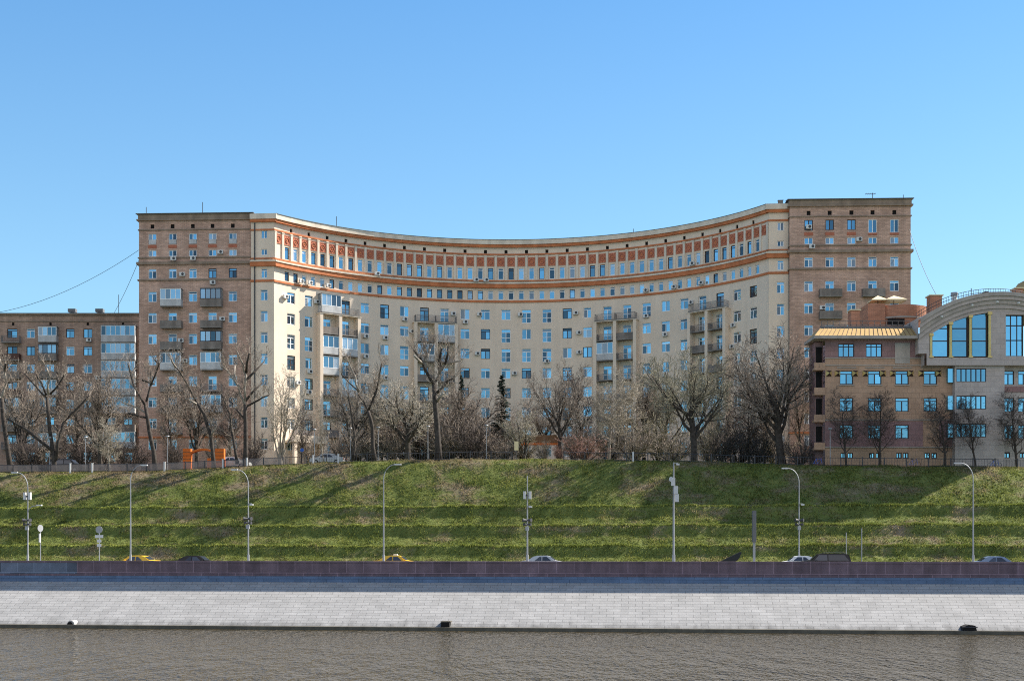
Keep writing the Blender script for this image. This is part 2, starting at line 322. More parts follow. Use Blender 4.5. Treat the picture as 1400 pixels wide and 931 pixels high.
root = empty('river_revetment', (0, 120, 0), ANG); tag(root, 'pale stone river wall sloping down from the parapet to the water', 'river wall')
mb = MB(); mb.box(-BL, BL, -.085, .4, -1.3, -.303, M['shade_blue_stone']); obj('upper_wall', mb, root)
mb = MB(); mb.box(-BL, BL, -LS - .6, 0, -.5, 0, M['revet']); o = obj('stone_slope', mb, root, (0, -.1, -.86)); o.rotation_euler = (SL, 0, 0)
mb = MB(); yb = -LS * math.cos(SL) - .1; mb.box(-BL, BL, yb - .5, yb + .4, -5.6, -4.5, M['wet']); obj('toe_ledge', mb, root)
# outfalls
def outfall(px, label, kind):
    r = empty('drain_outfall', (*bank(bx(px, -6.8), -6.68), -4.5), ANG); tag(r, label, 'drain')
    if kind == 'round':
        a = MB(); a.tube([(0, 1.2, .02), (0, -.16, .02)], .34, 20, M['kerb'])
        obj('concrete_collar', a, r); a = MB(); a.tube([(-.12, .5, .02), (-.06, -.2, .0)], .25, 16, M['black']); obj('pipe', a, r)
    elif kind == 'square':
        a = MB(); a.box(-.36, .36, -.3, .9, -.35, .42, M['black']); obj('opening', a, r)
        a = MB(); a.box(-.42, .42, -.18, .9, .423, .5, M['wet']); obj('lintel', a, r)
    else:
        a = MB(); a.prism([(-.65, -.3), (-.5, .32), (-.1, .48), (.45, .42), (.66, -.3)], -.4, .8, M['black']); obj('flap', a, r)
        a = MB(); a.tube([(-.6, -.42, .3), (.6, -.42, .3)], .05, 6, M['metal']); obj('hinge', a, r)
outfall(97, 'round drain pipe with pale concrete collar at the waterline', 'round')
outfall(609, 'square black drain opening at the foot of the revetment', 'square')
outfall(1325, 'black hinged drain flap at the waterline on the right', 'flap')

# river
def water_mat():
    m = bpy.data.materials.new('river_water'); m.use_nodes = True; n, l = nt(m); b = n['Principled BSDF']
    b.inputs['Base Color'].default_value = (.05, .038, .019, 1); b.inputs['Roughness'].default_value = .1; b.inputs['IOR'].default_value = 1.33; b.inputs['Specular IOR Level'].default_value = .4
    g = n.new('ShaderNodeNewGeometry')
    def noise(sc, st, det):
        mp = n.new('ShaderNodeMapping'); mp.inputs['Scale'].default_value = st; mp.inputs['Rotation'].default_value = (0, 0, .25); l.new(g.outputs['Position'], mp.inputs[0])
        t = n.new('ShaderNodeTexNoise'); t.inputs['Scale'].default_value = sc; t.inputs['Detail'].default_value = det; t.inputs['Roughness'].default_value = .6; l.new(mp.outputs[0], t.inputs['Vector']); return t.outputs['Fac']
    b1 = n.new('ShaderNodeBump'); b1.inputs['Distance'].default_value = .9; b1.inputs['Strength'].default_value = .75; l.new(noise(.7, (1, .35, 1), 3), b1.inputs['Height'])
    b2 = n.new('ShaderNodeBump'); b2.inputs['Distance'].default_value = .26; b2.inputs['Strength'].default_value = 1.; l.new(noise(3.1, (1, .3, 1), 2), b2.inputs['Height']); l.new(b1.outputs[0], b2.inputs['Normal'])
    b3 = n.new('ShaderNodeBump'); b3.inputs['Distance'].default_value = .03; b3.inputs['Strength'].default_value = 1.; l.new(noise(9., (1, .3, 1), 3), b3.inputs['Height']); l.new(b2.outputs[0], b3.inputs['Normal'])
    l.new(b3.outputs[0], b.inputs['Normal']); return m
mb = MB(); mb.box(-2500, 2500, -60, 120 - 5.5 + 280, -9, -4.79, water_mat())
mb.v = [(x, (y if y < 0 else bank(0, -5.2)[1] - TILT * max(-900, min(900, x))), z) for x, y, z in mb.v]
mb = MB(); wm = water_mat(); y1 = lambda x: 114.3 - TILT * x
mb.face([(-900, -60, -4.79), (900, -60, -4.79), (900, y1(900), -4.79), (-900, y1(-900), -4.79)], wm)
tag(obj('river_water', mb), 'brown grey rippled river', 'river', kind='structure')

# ------------------------------------------------------------------ windows
def win_geo(pane, fr, w, h, style, fm, gm, off=(0, 0, 0)):
    ox, oy, oz = off
    G = lambda x0, x1, z0, z1: pane.box(ox + x0, ox + x1, oy, oy + .03, oz + z0, oz + z1, gm)
    zs_ = h * .74 if style in ('T', 'door', 'X') else h
    if style in ('T', 'door', 'two'): G(-w / 2, -.001, 0, zs_); G(.001, w / 2, 0, zs_)
    elif style == 'X': G(-w / 2, -w * .1 + .04, 0, zs_); G(-w * .1 + .042, w / 2, 0, zs_)
    else: G(-w / 2, w / 2, 0, zs_)
    if zs_ < h: G(-w / 2, w / 2, zs_ + .002, h)
    t = .088; y0, y1 = oy - .06, oy - .004
    B = lambda x0, x1, z0, z1: fr.box(ox + x0, ox + x1, y0, y1, oz + z0, oz + z1, fm)
    B(-w / 2, -w / 2 + t, 0, h); B(w / 2 - t, w / 2, 0, h); B(-w / 2 + t, w / 2 - t, 0, t); B(-w / 2 + t, w / 2 - t, h - t, h)
    zt = h - t
    if style in ('T', 'narrow', 'X', 'door'):
        zt = h * .74 if style != 'narrow' else h * .78
        B(-w / 2 + t, w / 2 - t, zt, zt + t)
    if style in ('T', 'two', 'door'): B(-t * .6, t * .6, t, zt)
    if style == 'X': B(-w * .1, -w * .1 + t, t, zt)
    if style == 'door': B(-w / 2 + t, -t * .6, h * .35, h * .35 + t); B(t * .6, w / 2 - t, h * .35, h * .35 + t)
    if style == 'grid':
        for k in (1, 2): B(-w / 2 + w * k / 3 - t / 2, -w / 2 + w * k / 3 + t / 2, t, h - t)
        B(-w / 2 + t, -w / 2 + w / 3 - t / 2, h * .74, h * .74 + t); B(-w / 2 + w / 3 + t / 2, -w / 2 + 2 * w / 3 - t / 2, h * .74, h * .74 + t); B(-w / 2 + 2 * w / 3 + t / 2, w / 2 - t, h * .74, h * .74 + t)
WC = {}
def win_mesh(w, h, style, fm, gm='glass'):
    k = (round(w, 2), round(h, 2), style, fm, gm)
    if k not in WC:
        p, f = MB(), MB(); win_geo(p, f, w, h, style, M[fm], M[gm])
        b = MB(); win_geo(b, b, w, h, style, M[fm], M[gm])
        WC[k] = (p.mesh('pane'), f.mesh('frame'), b.mesh('window'))
    return WC[k]
def window(parent, pos, rz, w, h, style='T', fm='white', gm='glass', name='window', joined=False):
    a = win_mesh(w, h, style, fm, gm)
    if joined: return link(bpy.data.objects.new(name, a[2]), parent, pos, rz)
    o = link(bpy.data.objects.new(name, a[0]), parent, pos, rz); link(bpy.data.objects.new('frame', a[1]), o); return o
def wall_grid(mb, fmap, u0, u1, z0, z1, ops, m, rev=.2, us=(), revm=None):
    U = sorted({round(a, 4) for a in [u0, u1, *us] + [x for o in ops for x in o[:2]] if u0 - 1e-6 <= a <= u1 + 1e-6})
    ZS = sorted({round(a, 4) for a in [z0, z1] + [x for o in ops for x in o[2:4]]})
    H = set()
    for o in ops:
        for i in range(len(U) - 1):
            um = (U[i] + U[i + 1]) / 2
            if o[0] < um < o[1]:
                for j in range(len(ZS) - 1):
                    if o[2] < (ZS[j] + ZS[j + 1]) / 2 < o[3]: H.add((i, j))
    for i in range(len(U) - 1):
        j = 0
        while j < len(ZS) - 1:
            if (i, j) in H: j += 1; continue
            k = j
            while k < len(ZS) - 1 and (i, k) not in H: k += 1
            mb.face([fmap(U[i], 0, ZS[j]), fmap(U[i + 1], 0, ZS[j]), fmap(U[i + 1], 0, ZS[k]), fmap(U[i], 0, ZS[k])], m); j = k
    rm = revm or m
    for a, b, c, d in [o[:4] for o in ops]:
        for (p, q) in (((a, c), (a, d)), ((b, d), (b, c)), ((a, d), (b, d)), ((b, c), (a, c))):
            mb.face([fmap(p[0], 0, p[1]), fmap(q[0], 0, q[1]), fmap(q[0], -rev, q[1]), fmap(p[0], -rev, p[1])], rm)
def flat(u, d, z): return (u, -d, z)
def band(mb, fmap, us, z0, z1, d0, d1, m, close=True):    # moulding along a facade
    for i in range(len(us) - 1):
        a, b = us[i], us[i + 1]
        mb.face([fmap(a, d1, z0), fmap(b, d1, z0), fmap(b, d1, z1), fmap(a, d1, z1)], m)
        mb.face([fmap(a, d1, z1), fmap(b, d1, z1), fmap(b, d0, z1), fmap(a, d0, z1)], m)
        mb.face([fmap(a, d0, z0), fmap(b, d0, z0), fmap(b, d1, z0), fmap(a, d1, z0)], m)
    for a in (us[0], us[-1]): mb.face([fmap(a, d0, z0), fmap(a, d1, z0), fmap(a, d1, z1), fmap(a, d0, z1)], m)
_ac = None
def ac_unit(parent, pos, rz):
    global _ac
    if _ac is None:
        b = MB(); b.box(-.42, .42, -.42, -.08, 0, .58, M['acwhite'])
        b.tube([(.1, -.425, .29), (.1, -.44, .29)], .22, 14, M['metal']); f = MB(); f.box(-.36, -.3, -.4, 0, -.06, -.002, M['metal']); f.box(.3, .36, -.4, 0, -.06, -.002, M['metal'])
        _ac = (b.mesh('air_conditioner'), f.mesh('bracket'))
    o = link(bpy.data.objects.new('air_conditioner', _ac[0]), parent, pos, rz); link(bpy.data.objects.new('bracket', _ac[1]), o); return o
_bal = {}
def balcony(parent, pos, rz, w, kind, dep=1.15, h=2.75, name='balcony'):
    # pos: middle of the balcony floor at the wall
    key = (round(w, 1), kind, dep, round(h, 2))
    if key not in _bal:
        P = {}
        s = MB(); s.box(-w / 2, w / 2, -dep, 0, -.18, 0, M['concrete']); P['slab'] = s
        a = MB(); pm = {'white': 'offwhite', 'dark': 'rail_solid', 'solid': 'rail_solid', 'rust': 'rail_rust', 'brown': 'rail_solid'}.get(kind)
        if pm:
            t = .06; a.box(-w / 2 + .01, w / 2 - .01, -dep + .01, -dep + t, .002, 1.0, M[pm]); a.box(-w / 2 + .01, -w / 2 + t, -dep + t, -.01, .002, 1.0, M[pm]); a.box(w / 2 - t, w / 2 - .01, -dep + t, -.01, .002, 1.0, M[pm]); P['apron'] = a
        if kind == 'bars':
            a.box(-w / 2 + .03, w / 2 - .03, -dep + .03, -dep + .07, .96, 1.0, M['railmetal'])
            a.box(-w / 2 + .03, -w / 2 + .07, -dep + .07, -.01, .96, 1.0, M['railmetal']); a.box(w / 2 - .07, w / 2 - .03, -dep + .07, -.01, .96, 1.0, M['railmetal'])
            k = int(w / .13)
            for i in range(k + 1):
                x = -w / 2 + .05 + (w - .1) * i / k; a.box(x - .014, x + .014, -dep + .035, -dep + .065, .002, .958, M['railmetal'])
            for sx in (-1, 1):
                for i in range(1, 8): y = -dep + .05 + i * (dep - .1) / 8; a.box(sx * (w / 2 - .05) - .014, sx * (w / 2 - .05) + .014, y - .014, y + .014, .002, .958, M['railmetal'])
            P['railing'] = a
        if kind in ('white', 'dark'):
            fm = M['white'] if kind == 'white' else M['darkframe']; g = MB(); f = MB()
            n = max(3, int(w / .75)); f.box(-w / 2, w / 2, -dep, -dep + .09, 1.002, 1.09, fm); f.box(-w / 2, w / 2, -dep, -dep + .09, h - .22, h - .12, fm)
            for i in range(n + 1):
                x = -w / 2 + .045 + (w - .09) * i / n; f.box(x - .045, x + .045, -dep + .003, -dep + .087, 1.092, h - .222, fm)
                if i < n: x2 = -w / 2 + .045 + (w - .09) * (i + 1) / n; g.box(x + .047, x2 - .047, -dep + .04, -dep + .06, 1.092, h - .222, M['glass2'])
            for sx in (-1, 1):
                xa = sx * (w / 2 - .06); g.box(min(xa, xa + .02), max(xa, xa + .02), -dep + .1, -.02, 1.0, h - .13, M['glass2'])
            P['glazing'] = g; P['frame'] = f
            rf = MB(); rf.box(-w / 2 - .05, w / 2 + .05, -dep - .06, 0, h - .118, h - .06, M['roofgrey']); P['canopy'] = rf
        _bal[key] = {k: v.mesh(k) for k, v in P.items()}
    e = empty(name, pos, rz, parent)
    for k, me in _bal[key].items(): link(bpy.data.objects.new(k, me), e)
    return e

# ------------------------------------------------------------------ the curved apartment block
AL = R(4.3); BM = (0.9, 201.7); RAD, SAG, TH = 45.5, 20.5, R(56.6); BZ = 14.6
CB = tag(empty('curved_apartment_block', (BM[0], BM[1], BZ), -AL), 'long concave beige apartment block with orange cornice bands between two brick towers', 'apartment block')
def cmap(u, d, z):
    t = u / RAD; r = RAD - d; return (r * math.sin(t), SAG - RAD + r * math.cos(t), z - BZ)
def crot(u): return -u / RAD
UL = RAD * TH; NM = 52; MO = 2 * UL / NM
def mu(i): return -UL + (i + .5) * MO                       # middle of module i
def cu(j): return -UL + (2 * j + 2) * MO                    # middle of lower column j
ops = []; wins = []
for i in range(1, 51):
    u = mu(i); ops += [(u - .44, u + .44, 47.35, 49.25), (u - .44, u + .44, 43.95, 45.4)]
    fm = 'darkframe' if rnd.random() < .35 else 'white'
    wins += [('narrow_window', u, 47.35, .88, 1.9, 'narrow', fm), ('narrow_window', u, 43.95, .88, 1.45, 'narrow', 'darkframe' if 13 <= i <= 20 or rnd.random() < .2 else 'white')]
BAYS = [(2, 3), (7, 8), (16, 17), (21, 22)]; baycols = {c for b in BAYS for c in b}
spare = []; nind = 0
ROWZ = [40.55 - 3.3 * k for k in range(8)]
for k, z in enumerate(ROWZ):
    for j in range(25):
        if j in baycols: continue
        u = cu(j); tall = (k < 3 and j in (12, 13, 11) and rnd.random() < .75) or rnd.random() < .1
        zb = z - .55 if tall else z; h = 1.72 + (z - zb); w = 1.32 if rnd.random() < .12 else 1.56
        ops.append((u - w / 2, u + w / 2, zb, zb + h)); st = rnd.choice(['T', 'T', 'T', 'X', 'two']) if not tall else 'door'
        fm = 'darkframe' if rnd.random() < .2 else 'white'
        if nind < 100: wins.append(('window', u, zb, w, h, st, fm)); nind += 1
        else: spare.append((u, zb, w, h, st, fm))
for b in BAYS:
    for j in b:
        for k, z in enumerate(ROWZ): u = cu(j); ops.append((u - .75, u + .75, z - .6, z + 1.7))
vent_u = [-UL + (2 * i + 2) * MO for i in range(25)]
for u in vent_u: ops.append((u - .26, u + .26, 51.72, 52.3))
useg = [mu(i) - MO / 2 for i in range(NM + 1)]
mb = MB(); wall_grid(mb, cmap, -UL, UL, 12.5, 53.6, ops, M['plaster'], .22, useg)
UF = (-41.3, -38.0); e0 = cmap(-UL, 0, 0); e1 = cmap(UL, 0, 0)
fl = [(-39.55, 50.2, .95, 1.25), (-39.55, 47.6, .95, .95), (-39.55, 44.05, .95, 1.45)] + [(-39.55, z, 1.15, 1.72) for z in ROWZ]
fr_ = [(39.75, 50.0, .95, 1.25), (39.75, 47.6, .95, .85), (39.75, 44.05, .95, 1.45)] + [(39.75, z, 1.15, 1.72) for z in ROWZ]
def fmap2(u, d, z): return (u, -d, z - BZ)
for lst, a, b in ((fl, -41.6, e0[0]), (fr_, e1[0], 41.4)):
    wall_grid(mb, fmap2, a, b, 12.5, 53.6, [(u - w / 2, u + w / 2, z, z + h) for u, z, w, h in lst], M['plaster'], .22)
    for u, z, w, h in lst: window(CB, (u, .2, z - BZ), 0, w, h, 'T' if h > 1.3 else 'two', 'white', name='return_window')
# back of the block
def bmap(u, d, z): t = u / RAD; r = RAD + 14; return (r * math.sin(t), SAG - RAD + r * math.cos(t), z - BZ)
for i in range(NM): a, b = useg[i], useg[i + 1]; mb.face([bmap(b, 0, 12.5), bmap(a, 0, 12.5), bmap(a, 0, 53.6), bmap(b, 0, 53.6)], M['plaster'])
for a, s in ((-UL, -1), (UL, 1)):
    p = cmap(a, 0, 0); q = bmap(a, 0, 0); mb.face([(p[0], p[1], -2), (q[0], q[1], -2), (q[0], q[1], 39), (p[0], p[1], 39)], M['plaster'])
obj('wall', mb, CB)
mb = MB()
for u in vent_u: x, y, z = cmap(u, -.2, 51.72); mb.face([cmap(u - .26, -.2, 51.72), cmap(u + .26, -.2, 51.72), cmap(u + .26, -.2, 52.3), cmap(u - .26, -.2, 52.3)], M['black'])
o = obj('vent', mb, CB); o['kind'] = 'stuff'
for nm, u, z, w, h, st, fm in wins: window(CB, cmap(u, -.18, z), crot(u), w, h, st, fm, name=nm)
mb = MB()
for u, z, w, h, st, fm in spare:
    t = MB(); win_geo(t, t, w, h, st, M[fm], M['glass']); x, y, zz = cmap(u, -.18, z); c, s = math.cos(crot(u)), math.sin(crot(u))
    i0 = len(mb.v); mb.v += [(x + c * a - s * b, y + s * a + c * b, zz + d) for a, b, d in t.v]; mb.f += [tuple(i0 + q for q in f) for f in t.f]; mb.k += [mb.mi(t.m[k]) for k in t.k]
o = obj('window', mb, CB); o['kind'] = 'stuff'
# mouldings: (z0, z1, projection, material)
def sweep(name, z0, z1, d, m):
    mb = MB(); band(mb, cmap, useg, z0, z1, -.05, d, m)
    xa, xb = cmap(-UL, d, 0)[0], cmap(UL, d, 0)[0]
    mb.box(-41.7, xa + .002, -d * .8, .05, z0 - BZ, z1 - BZ, m); mb.box(xb - .002, 41.5, -d * .8, .05, z0 - BZ, z1 - BZ, m); return obj(name, mb, CB)
sweep('top_cornice', 53.15, 53.95, .62, M['plaster_trim']); sweep('orange_band', 52.72, 53.148, .45, M['terracotta'])
sweep('orange_band', 51.42, 51.66, .16, M['terracotta']); sweep('sill_band', 47.0, 47.18, .2, M['terracotta'])
sweep('cornice', 46.52, 46.74, .58, M['plaster_trim']); sweep('orange_band', 45.86, 46.518, .47, M['terracotta']); sweep('orange_band', 43.45, 43.78, .14, M['terracotta'])
mb = MB()
for i in range(NM):
    a, b = useg[i], useg[i + 1]; mb.face([cmap(a, .7, 53.96), cmap(b, .7, 53.96), bmap(b, 0, 55.0), bmap(a, 0, 55.0)], M['roofgrey']); mb.face([cmap(a, .7, 53.9), cmap(b, .7, 53.9), cmap(b, .7, 53.96), cmap(a, .7, 53.96)], M['roofgrey'])
    mb.face([bmap(b, 0, 53.6), bmap(a, 0, 53.6), bmap(a, 0, 55.0), bmap(b, 0, 55.0)], M['roofgrey'])
for s in (-1, 1):
    p = cmap(s * UL, .7, 53.96); mb.face([(s * 41.8, -.5, 53.96 - BZ), (p[0], -.5, 53.96 - BZ), (p[0], 9, 54.6 - BZ), (s * 41.8, 9, 54.6 - BZ)], M['roofgrey'])
obj('roof', mb, CB)
# pilasters and red ornament panels of the top storey
pm = MB(); pm.box(-.19, .19, -.16, .02, 0, 3.98, M['plaster_trim']); pm.box(-.25, .25, -.2, .02, 3.983, 4.16, M['plaster_trim']); pme = pm.mesh('pilaster')
for i in range(NM + 1): u = useg[i]; link(bpy.data.objects.new('pilaster', pme), CB, cmap(min(max(u, -UL + .2), UL - .2), 0, 47.2), crot(u))
om = MB(); om.box(-.6, .6, -.05, .02, 0, 1.5, M['panel_red'])
for x0, x1, z0, z1 in ((-.6, .6, 0, .09), (-.6, .6, 1.41, 1.5), (-.6, -.51, .092, 1.408), (.51, .6, .092, 1.408)): om.box(x0, x1, -.1, -.052, z0, z1, M['panel_red'])
og = MB(); og.tube([(.36 * math.cos(a * math.pi / 10), -.085, .75 + .40 * math.sin(a * math.pi / 10)) for a in range(21)], .07, 6, M['panel_rel'], cap=False)
og.tube([(0, -.05, .75), (0, -.12, .75)], [.17, .1], 10, M['terracotta']); og.box(-.05, .05, -.09, -.052, .12, .34, M['panel_rel']); og.box(-.05, .05, -.09, -.052, 1.16, 1.38, M['panel_rel'])
for sx in (-1, 1):
    for zz in (.14, 1.2): og.box(sx * .4 - .08, sx * .4 + .08, -.09, -.052, zz, zz + .16, M['panel_rel'])
ome, oge = om.mesh('ornament_panel'), og.mesh('wreath')
for i in range(NM): o = link(bpy.data.objects.new('ornament_panel', ome), CB, cmap(mu(i), .0, 49.55), crot(mu(i))); link(bpy.data.objects.new('wreath', oge), o)
# loggia bays
BK = [['dark', 'solid', 'white', 'bars', 'dark', 'bars', 'bars'], ['bars', 'bars', 'white', 'bars', 'white', 'bars', 'bars']]
for bi, (a, b) in enumerate(BAYS):
    uc = (cu(a) + cu(b)) / 2; hw = MO * 2; e = empty('loggia_bay', cmap(uc, 0, BZ), crot(uc), CB); D = 1.35
    for x in (-hw, 0, hw):
        p = MB(); p.box(x - .27, x + .27, -D - .04, .2, -2, 39.5 - BZ, M['plaster']); obj('pilaster', p, e)
    for k, z in enumerate(ROWZ):
        zf = z - .75 - BZ
        for sx in (-1, 1):
            kinds = {0: ['bars', 'solid', 'bars', 'white', 'bars', 'bars', 'solid', 'bars'], 1: ['solid', 'bars', 'bars', 'bars', 'white', 'solid', 'bars', 'bars']}[(bi + (sx > 0)) % 2]
            kd = kinds[(k + bi * 2) % 8] if k else ('white' if (bi == 0 and sx < 0) else 'bars')
            if bi == 0 and k == 2: kd = 'white'
            if bi == 2 and k == 2 and sx < 0: kd = 'white'
            if k < 7:
                bw = hw - .56 if k else hw + (.1 if sx < 0 else .1)
                bq = balcony(CB, (0, 0, 0), 0, bw, kd, D if k else D + .12, 3.0, 'balcony')
                cx, cy, _ = cmap(uc, 0, 0); c, s = math.cos(crot(uc)), math.sin(crot(uc)); lx = sx * hw / 2
                bq.location = (cx + c * lx, cy + s * lx, zf); bq.rotation_euler = (0, 0, crot(uc))
            x = (cu(b) - cu(a)) / 2 * sx; st = 'door'
            window(e, (x, .19, z - .6 - BZ), 0, 1.5, 2.3, st, rnd.choice(['white', 'white', 'white', 'darkframe']), joined=True)
    p = MB(); p.box(-hw - .4, hw + .4, -D - .1, .05, 39.5 - BZ, 39.62 - BZ, M['plaster_trim']); obj('slab', p, e)
for j, k, dx in [(12, 0, -1.0), (5, 1, 0), (6, 0, 0), (9, 0, .0), (10, 0, -1), (10, 2, -1.4), (13, 2, 0), (15, 1, -1.4), (15, 2, -1.4), (18, 0, 0), (19, 1, 0), (20, 0, 1.4), (23, 1, -.6), (23, 2, -.8), (24, 3, 0), (1, 3, 0), (0, 0, -1.3), (4, 1, 0), (4, 2, 0), (6, 1, 1.2), (1, 0, 1.3), (8, 0, 1.4), (14, 0, 1.5), (11, 3, 1.4), (19, 3, 0), (5, 3, 0), (1, 4, -.2), (0, 4, 1.2)]:
    u = cu(j) + dx; z = ROWZ[k] + (-.75 if abs(dx) < .9 else .6)
    if z < 43: ac_unit(CB, cmap(u, .02, z), crot(u))
for i, z in ((10, 46.8), (20, 46.8), (21, 46.8), (42, 47.3)):
    ac_unit(CB, cmap(mu(i) + .9, .7 if z < 47 else .2, z), crot(mu(i)))
for i in (2, 3, 5, 37, 40, 43): ac_unit(CB, cmap(mu(i) + .85, .15, 44.0), crot(mu(i)))
for xp in (-41.0, 41.0):
    p = MB(); p.tube([(xp, -.14, -1), (xp, -.14, 52.6 - BZ)], .09, 7, M['metal']); obj('downpipe', p, CB)
# entrance porch at the left end
uc = cu(0) + MO; e = empty('porch', cmap(uc, 0, BZ), crot(uc), CB)
p = MB(); p.box(-3.3, 3.3, -3.0, .0, 4.0, 4.35, M['plaster_trim']); p.box(-3.3, 3.3, -3.0, -2.9, 4.353, 5.1, M['plaster_trim']); obj('canopy', p, e)
for x in (-2.9, 0, 2.9):
    p = MB(); p.box(x - .28, x + .28, -2.85, -2.3, -1.5, 3.997, M['plaster']); obj('column', p, e)
def antenna(parent, pos, h, kind='rod'):
    p = MB(); p.tube([(0, 0, 0), (0, 0, h)], .05, 6, M['metal'])
    if kind == 'tv':
        p.tube([(-1.1, 0, h - .15), (.5, 0, h - .15)], .035, 5, M['metal'])
        for k in range(5): x = -1 + k * .32; p.tube([(x, -.5, h - .15), (x, .5, h - .15)], .025, 4, M['metal'])
    obj('antenna', p, parent, pos)
def at_local(o, px, py, Y):
    v = Vector((X(px, Y), Y, Z(py, Y))); c, s = math.cos(-o.rotation_euler.z), math.sin(-o.rotation_euler.z); d = v - o.location; return (c * d.x - s * d.y, s * d.x + c * d.y, d.z)
antenna(CB, at_local(CB, 460, 312, 216), 1.9); antenna(CB, at_local(CB, 866, 326, 222), 1.6)
mb = MB(); mb.box(-.35, .35, -.3, .3, -.3, .45, M['concrete']); mb.box(-.42, .42, -.37, .37, .453, .52, M['roofgrey']); chim = mb.mesh('chimney')
for px in (1067, 1078): link(bpy.data.objects.new('chimney', chim), CB, at_local(CB, px, 279, 201), 0)

# ------------------------------------------------------------------ the brick towers at both ends
def tower(name, label, x0, x1, Y, rz, cols, spec, topz):
    W = x1 - x0; t = tag(empty(name, (x0, Y, BZ), rz), label, 'tower block', 'brick towers at the ends of the curved block')
    f = lambda u, d, z: (u, -d, z - BZ); ops = []; us = [W * c for c in cols]
    wl = []
    for ci, u in enumerate(us):
        ops.append((u - .3, u + .3, 52.0, 52.65))
        wl.append((u, 49.55, 1.26, 1.65, 'two', 'white') if spec == 'L' else (u, 49.75 if ci < 3 else 49.3, 1.26, 1.55 if ci < 3 else 2.0, 'two', 'darkframe' if ci < 3 else 'white'))
        wl.append((u, 47.65, 1.26, .98, 'two', 'white')); wl.append((u, 44.2, 1.26, 1.5, 'T', 'darkframe' if (spec == 'L' and ci > 2) else 'white'))
        for k, z in enumerate(ROWZ):
            door = ci in (1, 3) and k < 7
            wl.append((u, z - (.6 if door else 0), 1.36, 1.6 + (.6 if door else 0), 'door' if door else 'T', 'white'))
    for u, z, w, h, *_ in wl: ops.append((u - w / 2, u + w / 2, z, z + h))
    mb = MB(); wall_grid(mb, f, 0, W, 12.0, topz - .6, ops, M['brick'], .2)
    mb.face([(W, 0, -2.6), (W, 15, -2.6), (W, 15, topz - .6 - BZ), (W, 0, topz - .6 - BZ)], M['brick']); mb.face([(0, 15, -2.6), (0, 0, -2.6), (0, 0, topz - .6 - BZ), (0, 15, topz - .6 - BZ)], M['brick']); mb.face([(W, 15, -2.6), (0, 15, -2.6), (0, 15, topz - .6 - BZ), (W, 15, topz - .6 - BZ)], M['brick'])
    obj('wall', mb, t)
    for u in us:
        p = MB(); p.face([(u - .3, .18, 52.0 - BZ), (u + .3, .18, 52.0 - BZ), (u + .3, .18, 52.65 - BZ), (u - .3, .18, 52.65 - BZ)], M['black']); obj('vent', p, t)
    for u, z, w, h, st, fm in wl: window(t, (u, .16, z - BZ), 0, w, h, st, fm)
    def ring(name, z0, z1, d, m):
        p = MB(); p.box(-d, W + d, -d, 15 + d, z0 - BZ, z1 - BZ, m); obj(name, p, t)
    ring('cornice', topz - .85, topz - .05, .12, M['brick_cornice']); ring('cornice', topz - 1.08, topz - .853, .32, M['brick_cornice'])
    ring('string_course', 51.72, 51.88, .14, M['brick_cornice']); ring('string_course', 47.36, 47.54, .16, M['brick_cornice']); ring('cornice', 46.35, 46.75, .34, M['brick_cornice']); ring('string_course', 43.85, 44.07, .2, M['brick_cornice']); ring('string_course', 19.3, 19.55, .14, M['terracotta'])
    p = MB(); p.box(-.42, W + .42, -.42, 15.42, topz - .047 - BZ, topz + .03 - BZ, M['roofgrey']); obj('roof', p, t)
    for ci, u in enumerate(us):                    # spandrels of the upper pair of storeys
        p = MB()
        if spec == 'L': p.box(u - .58, u + .58, -.03, .1, 49.58 - BZ, 50.28 - BZ, M['offwhite'])
        p.box(u - .66, u + .66, -.06, .01, 48.95 - BZ, 49.42 - BZ if spec == 'L' or ci < 3 else 49.27 - BZ, M['panel_rel']); obj('spandrel', p, t)
    return t, us
YL, YR = 205.4, 197.2
xl0, xl1 = X(190, 206), X(343.5, 205)
TL, uL = tower('brick_tower', 'brown brick tower with glazed balconies at the left end of the curved block', xl0, xl1, 206.0, R(-2.6), [.12, .30, .48, .655, .835], 'L', 54.3)
xr0, xr1 = X(1080, 197.6), X(1245, 197)
TR, uR = tower('brick_tower', 'reddish brick tower with grey open balconies at the right end of the curved block', xr0, xr1, 197.6, R(-2.2), [.155, .33, .51, .685, .865], 'R', 54.35)
def tb(t, us, ci, k, kind, w=3.3): balcony(t, (us[ci], 0, ROWZ[k] - .78 - BZ), 0, w, kind, 1.15, 2.75)
for ci, k, kd in [(1, 0, 'white'), (3, 0, 'dark'), (1, 1, 'solid'), (3, 1, 'solid'), (3, 2, 'dark'), (1, 2, 'solid'), (1, 3, 'white'), (3, 3, 'white'), (1, 4, 'solid'), (3, 4, 'bars'), (3, 5, 'white'), (1, 5, 'solid'), (1, 6, 'bars'), (3, 6, 'solid')]: tb(TL, uL, ci, k, kd)
for ci, k, kd in [(1, 0, 'solid'), (3, 0, 'solid'), (1, 1, 'solid'), (3, 1, 'solid'), (1, 2, 'solid'), (3, 2, 'solid'), (1, 3, 'bars'), (1, 4, 'solid'), (1, 5, 'white')]: tb(TR, uR, ci, k, kd)
for t, us, L in ((TL, uL, [(1, 46.9, .3), (2, 46.9, .2), (3, 47.9, 1.3), (1, 44.5, 1.6), (3, 43.2, .1), (3, 37.5, 1.6), (2, 31.0, -1.2), (1, 34.2, 1.4)]), (TR, uR, [(0, 49.9, 0), (0, 46.9, .4), (2, 48.0, 1.1), (1, 37.8, -1.1), (3, 34.2, 1.1)])):
    for ci, z, dx in L: ac_unit(t, (us[ci] + dx, -.02 if z > 47.6 or z < 46.8 else -.36, z - BZ), 0)
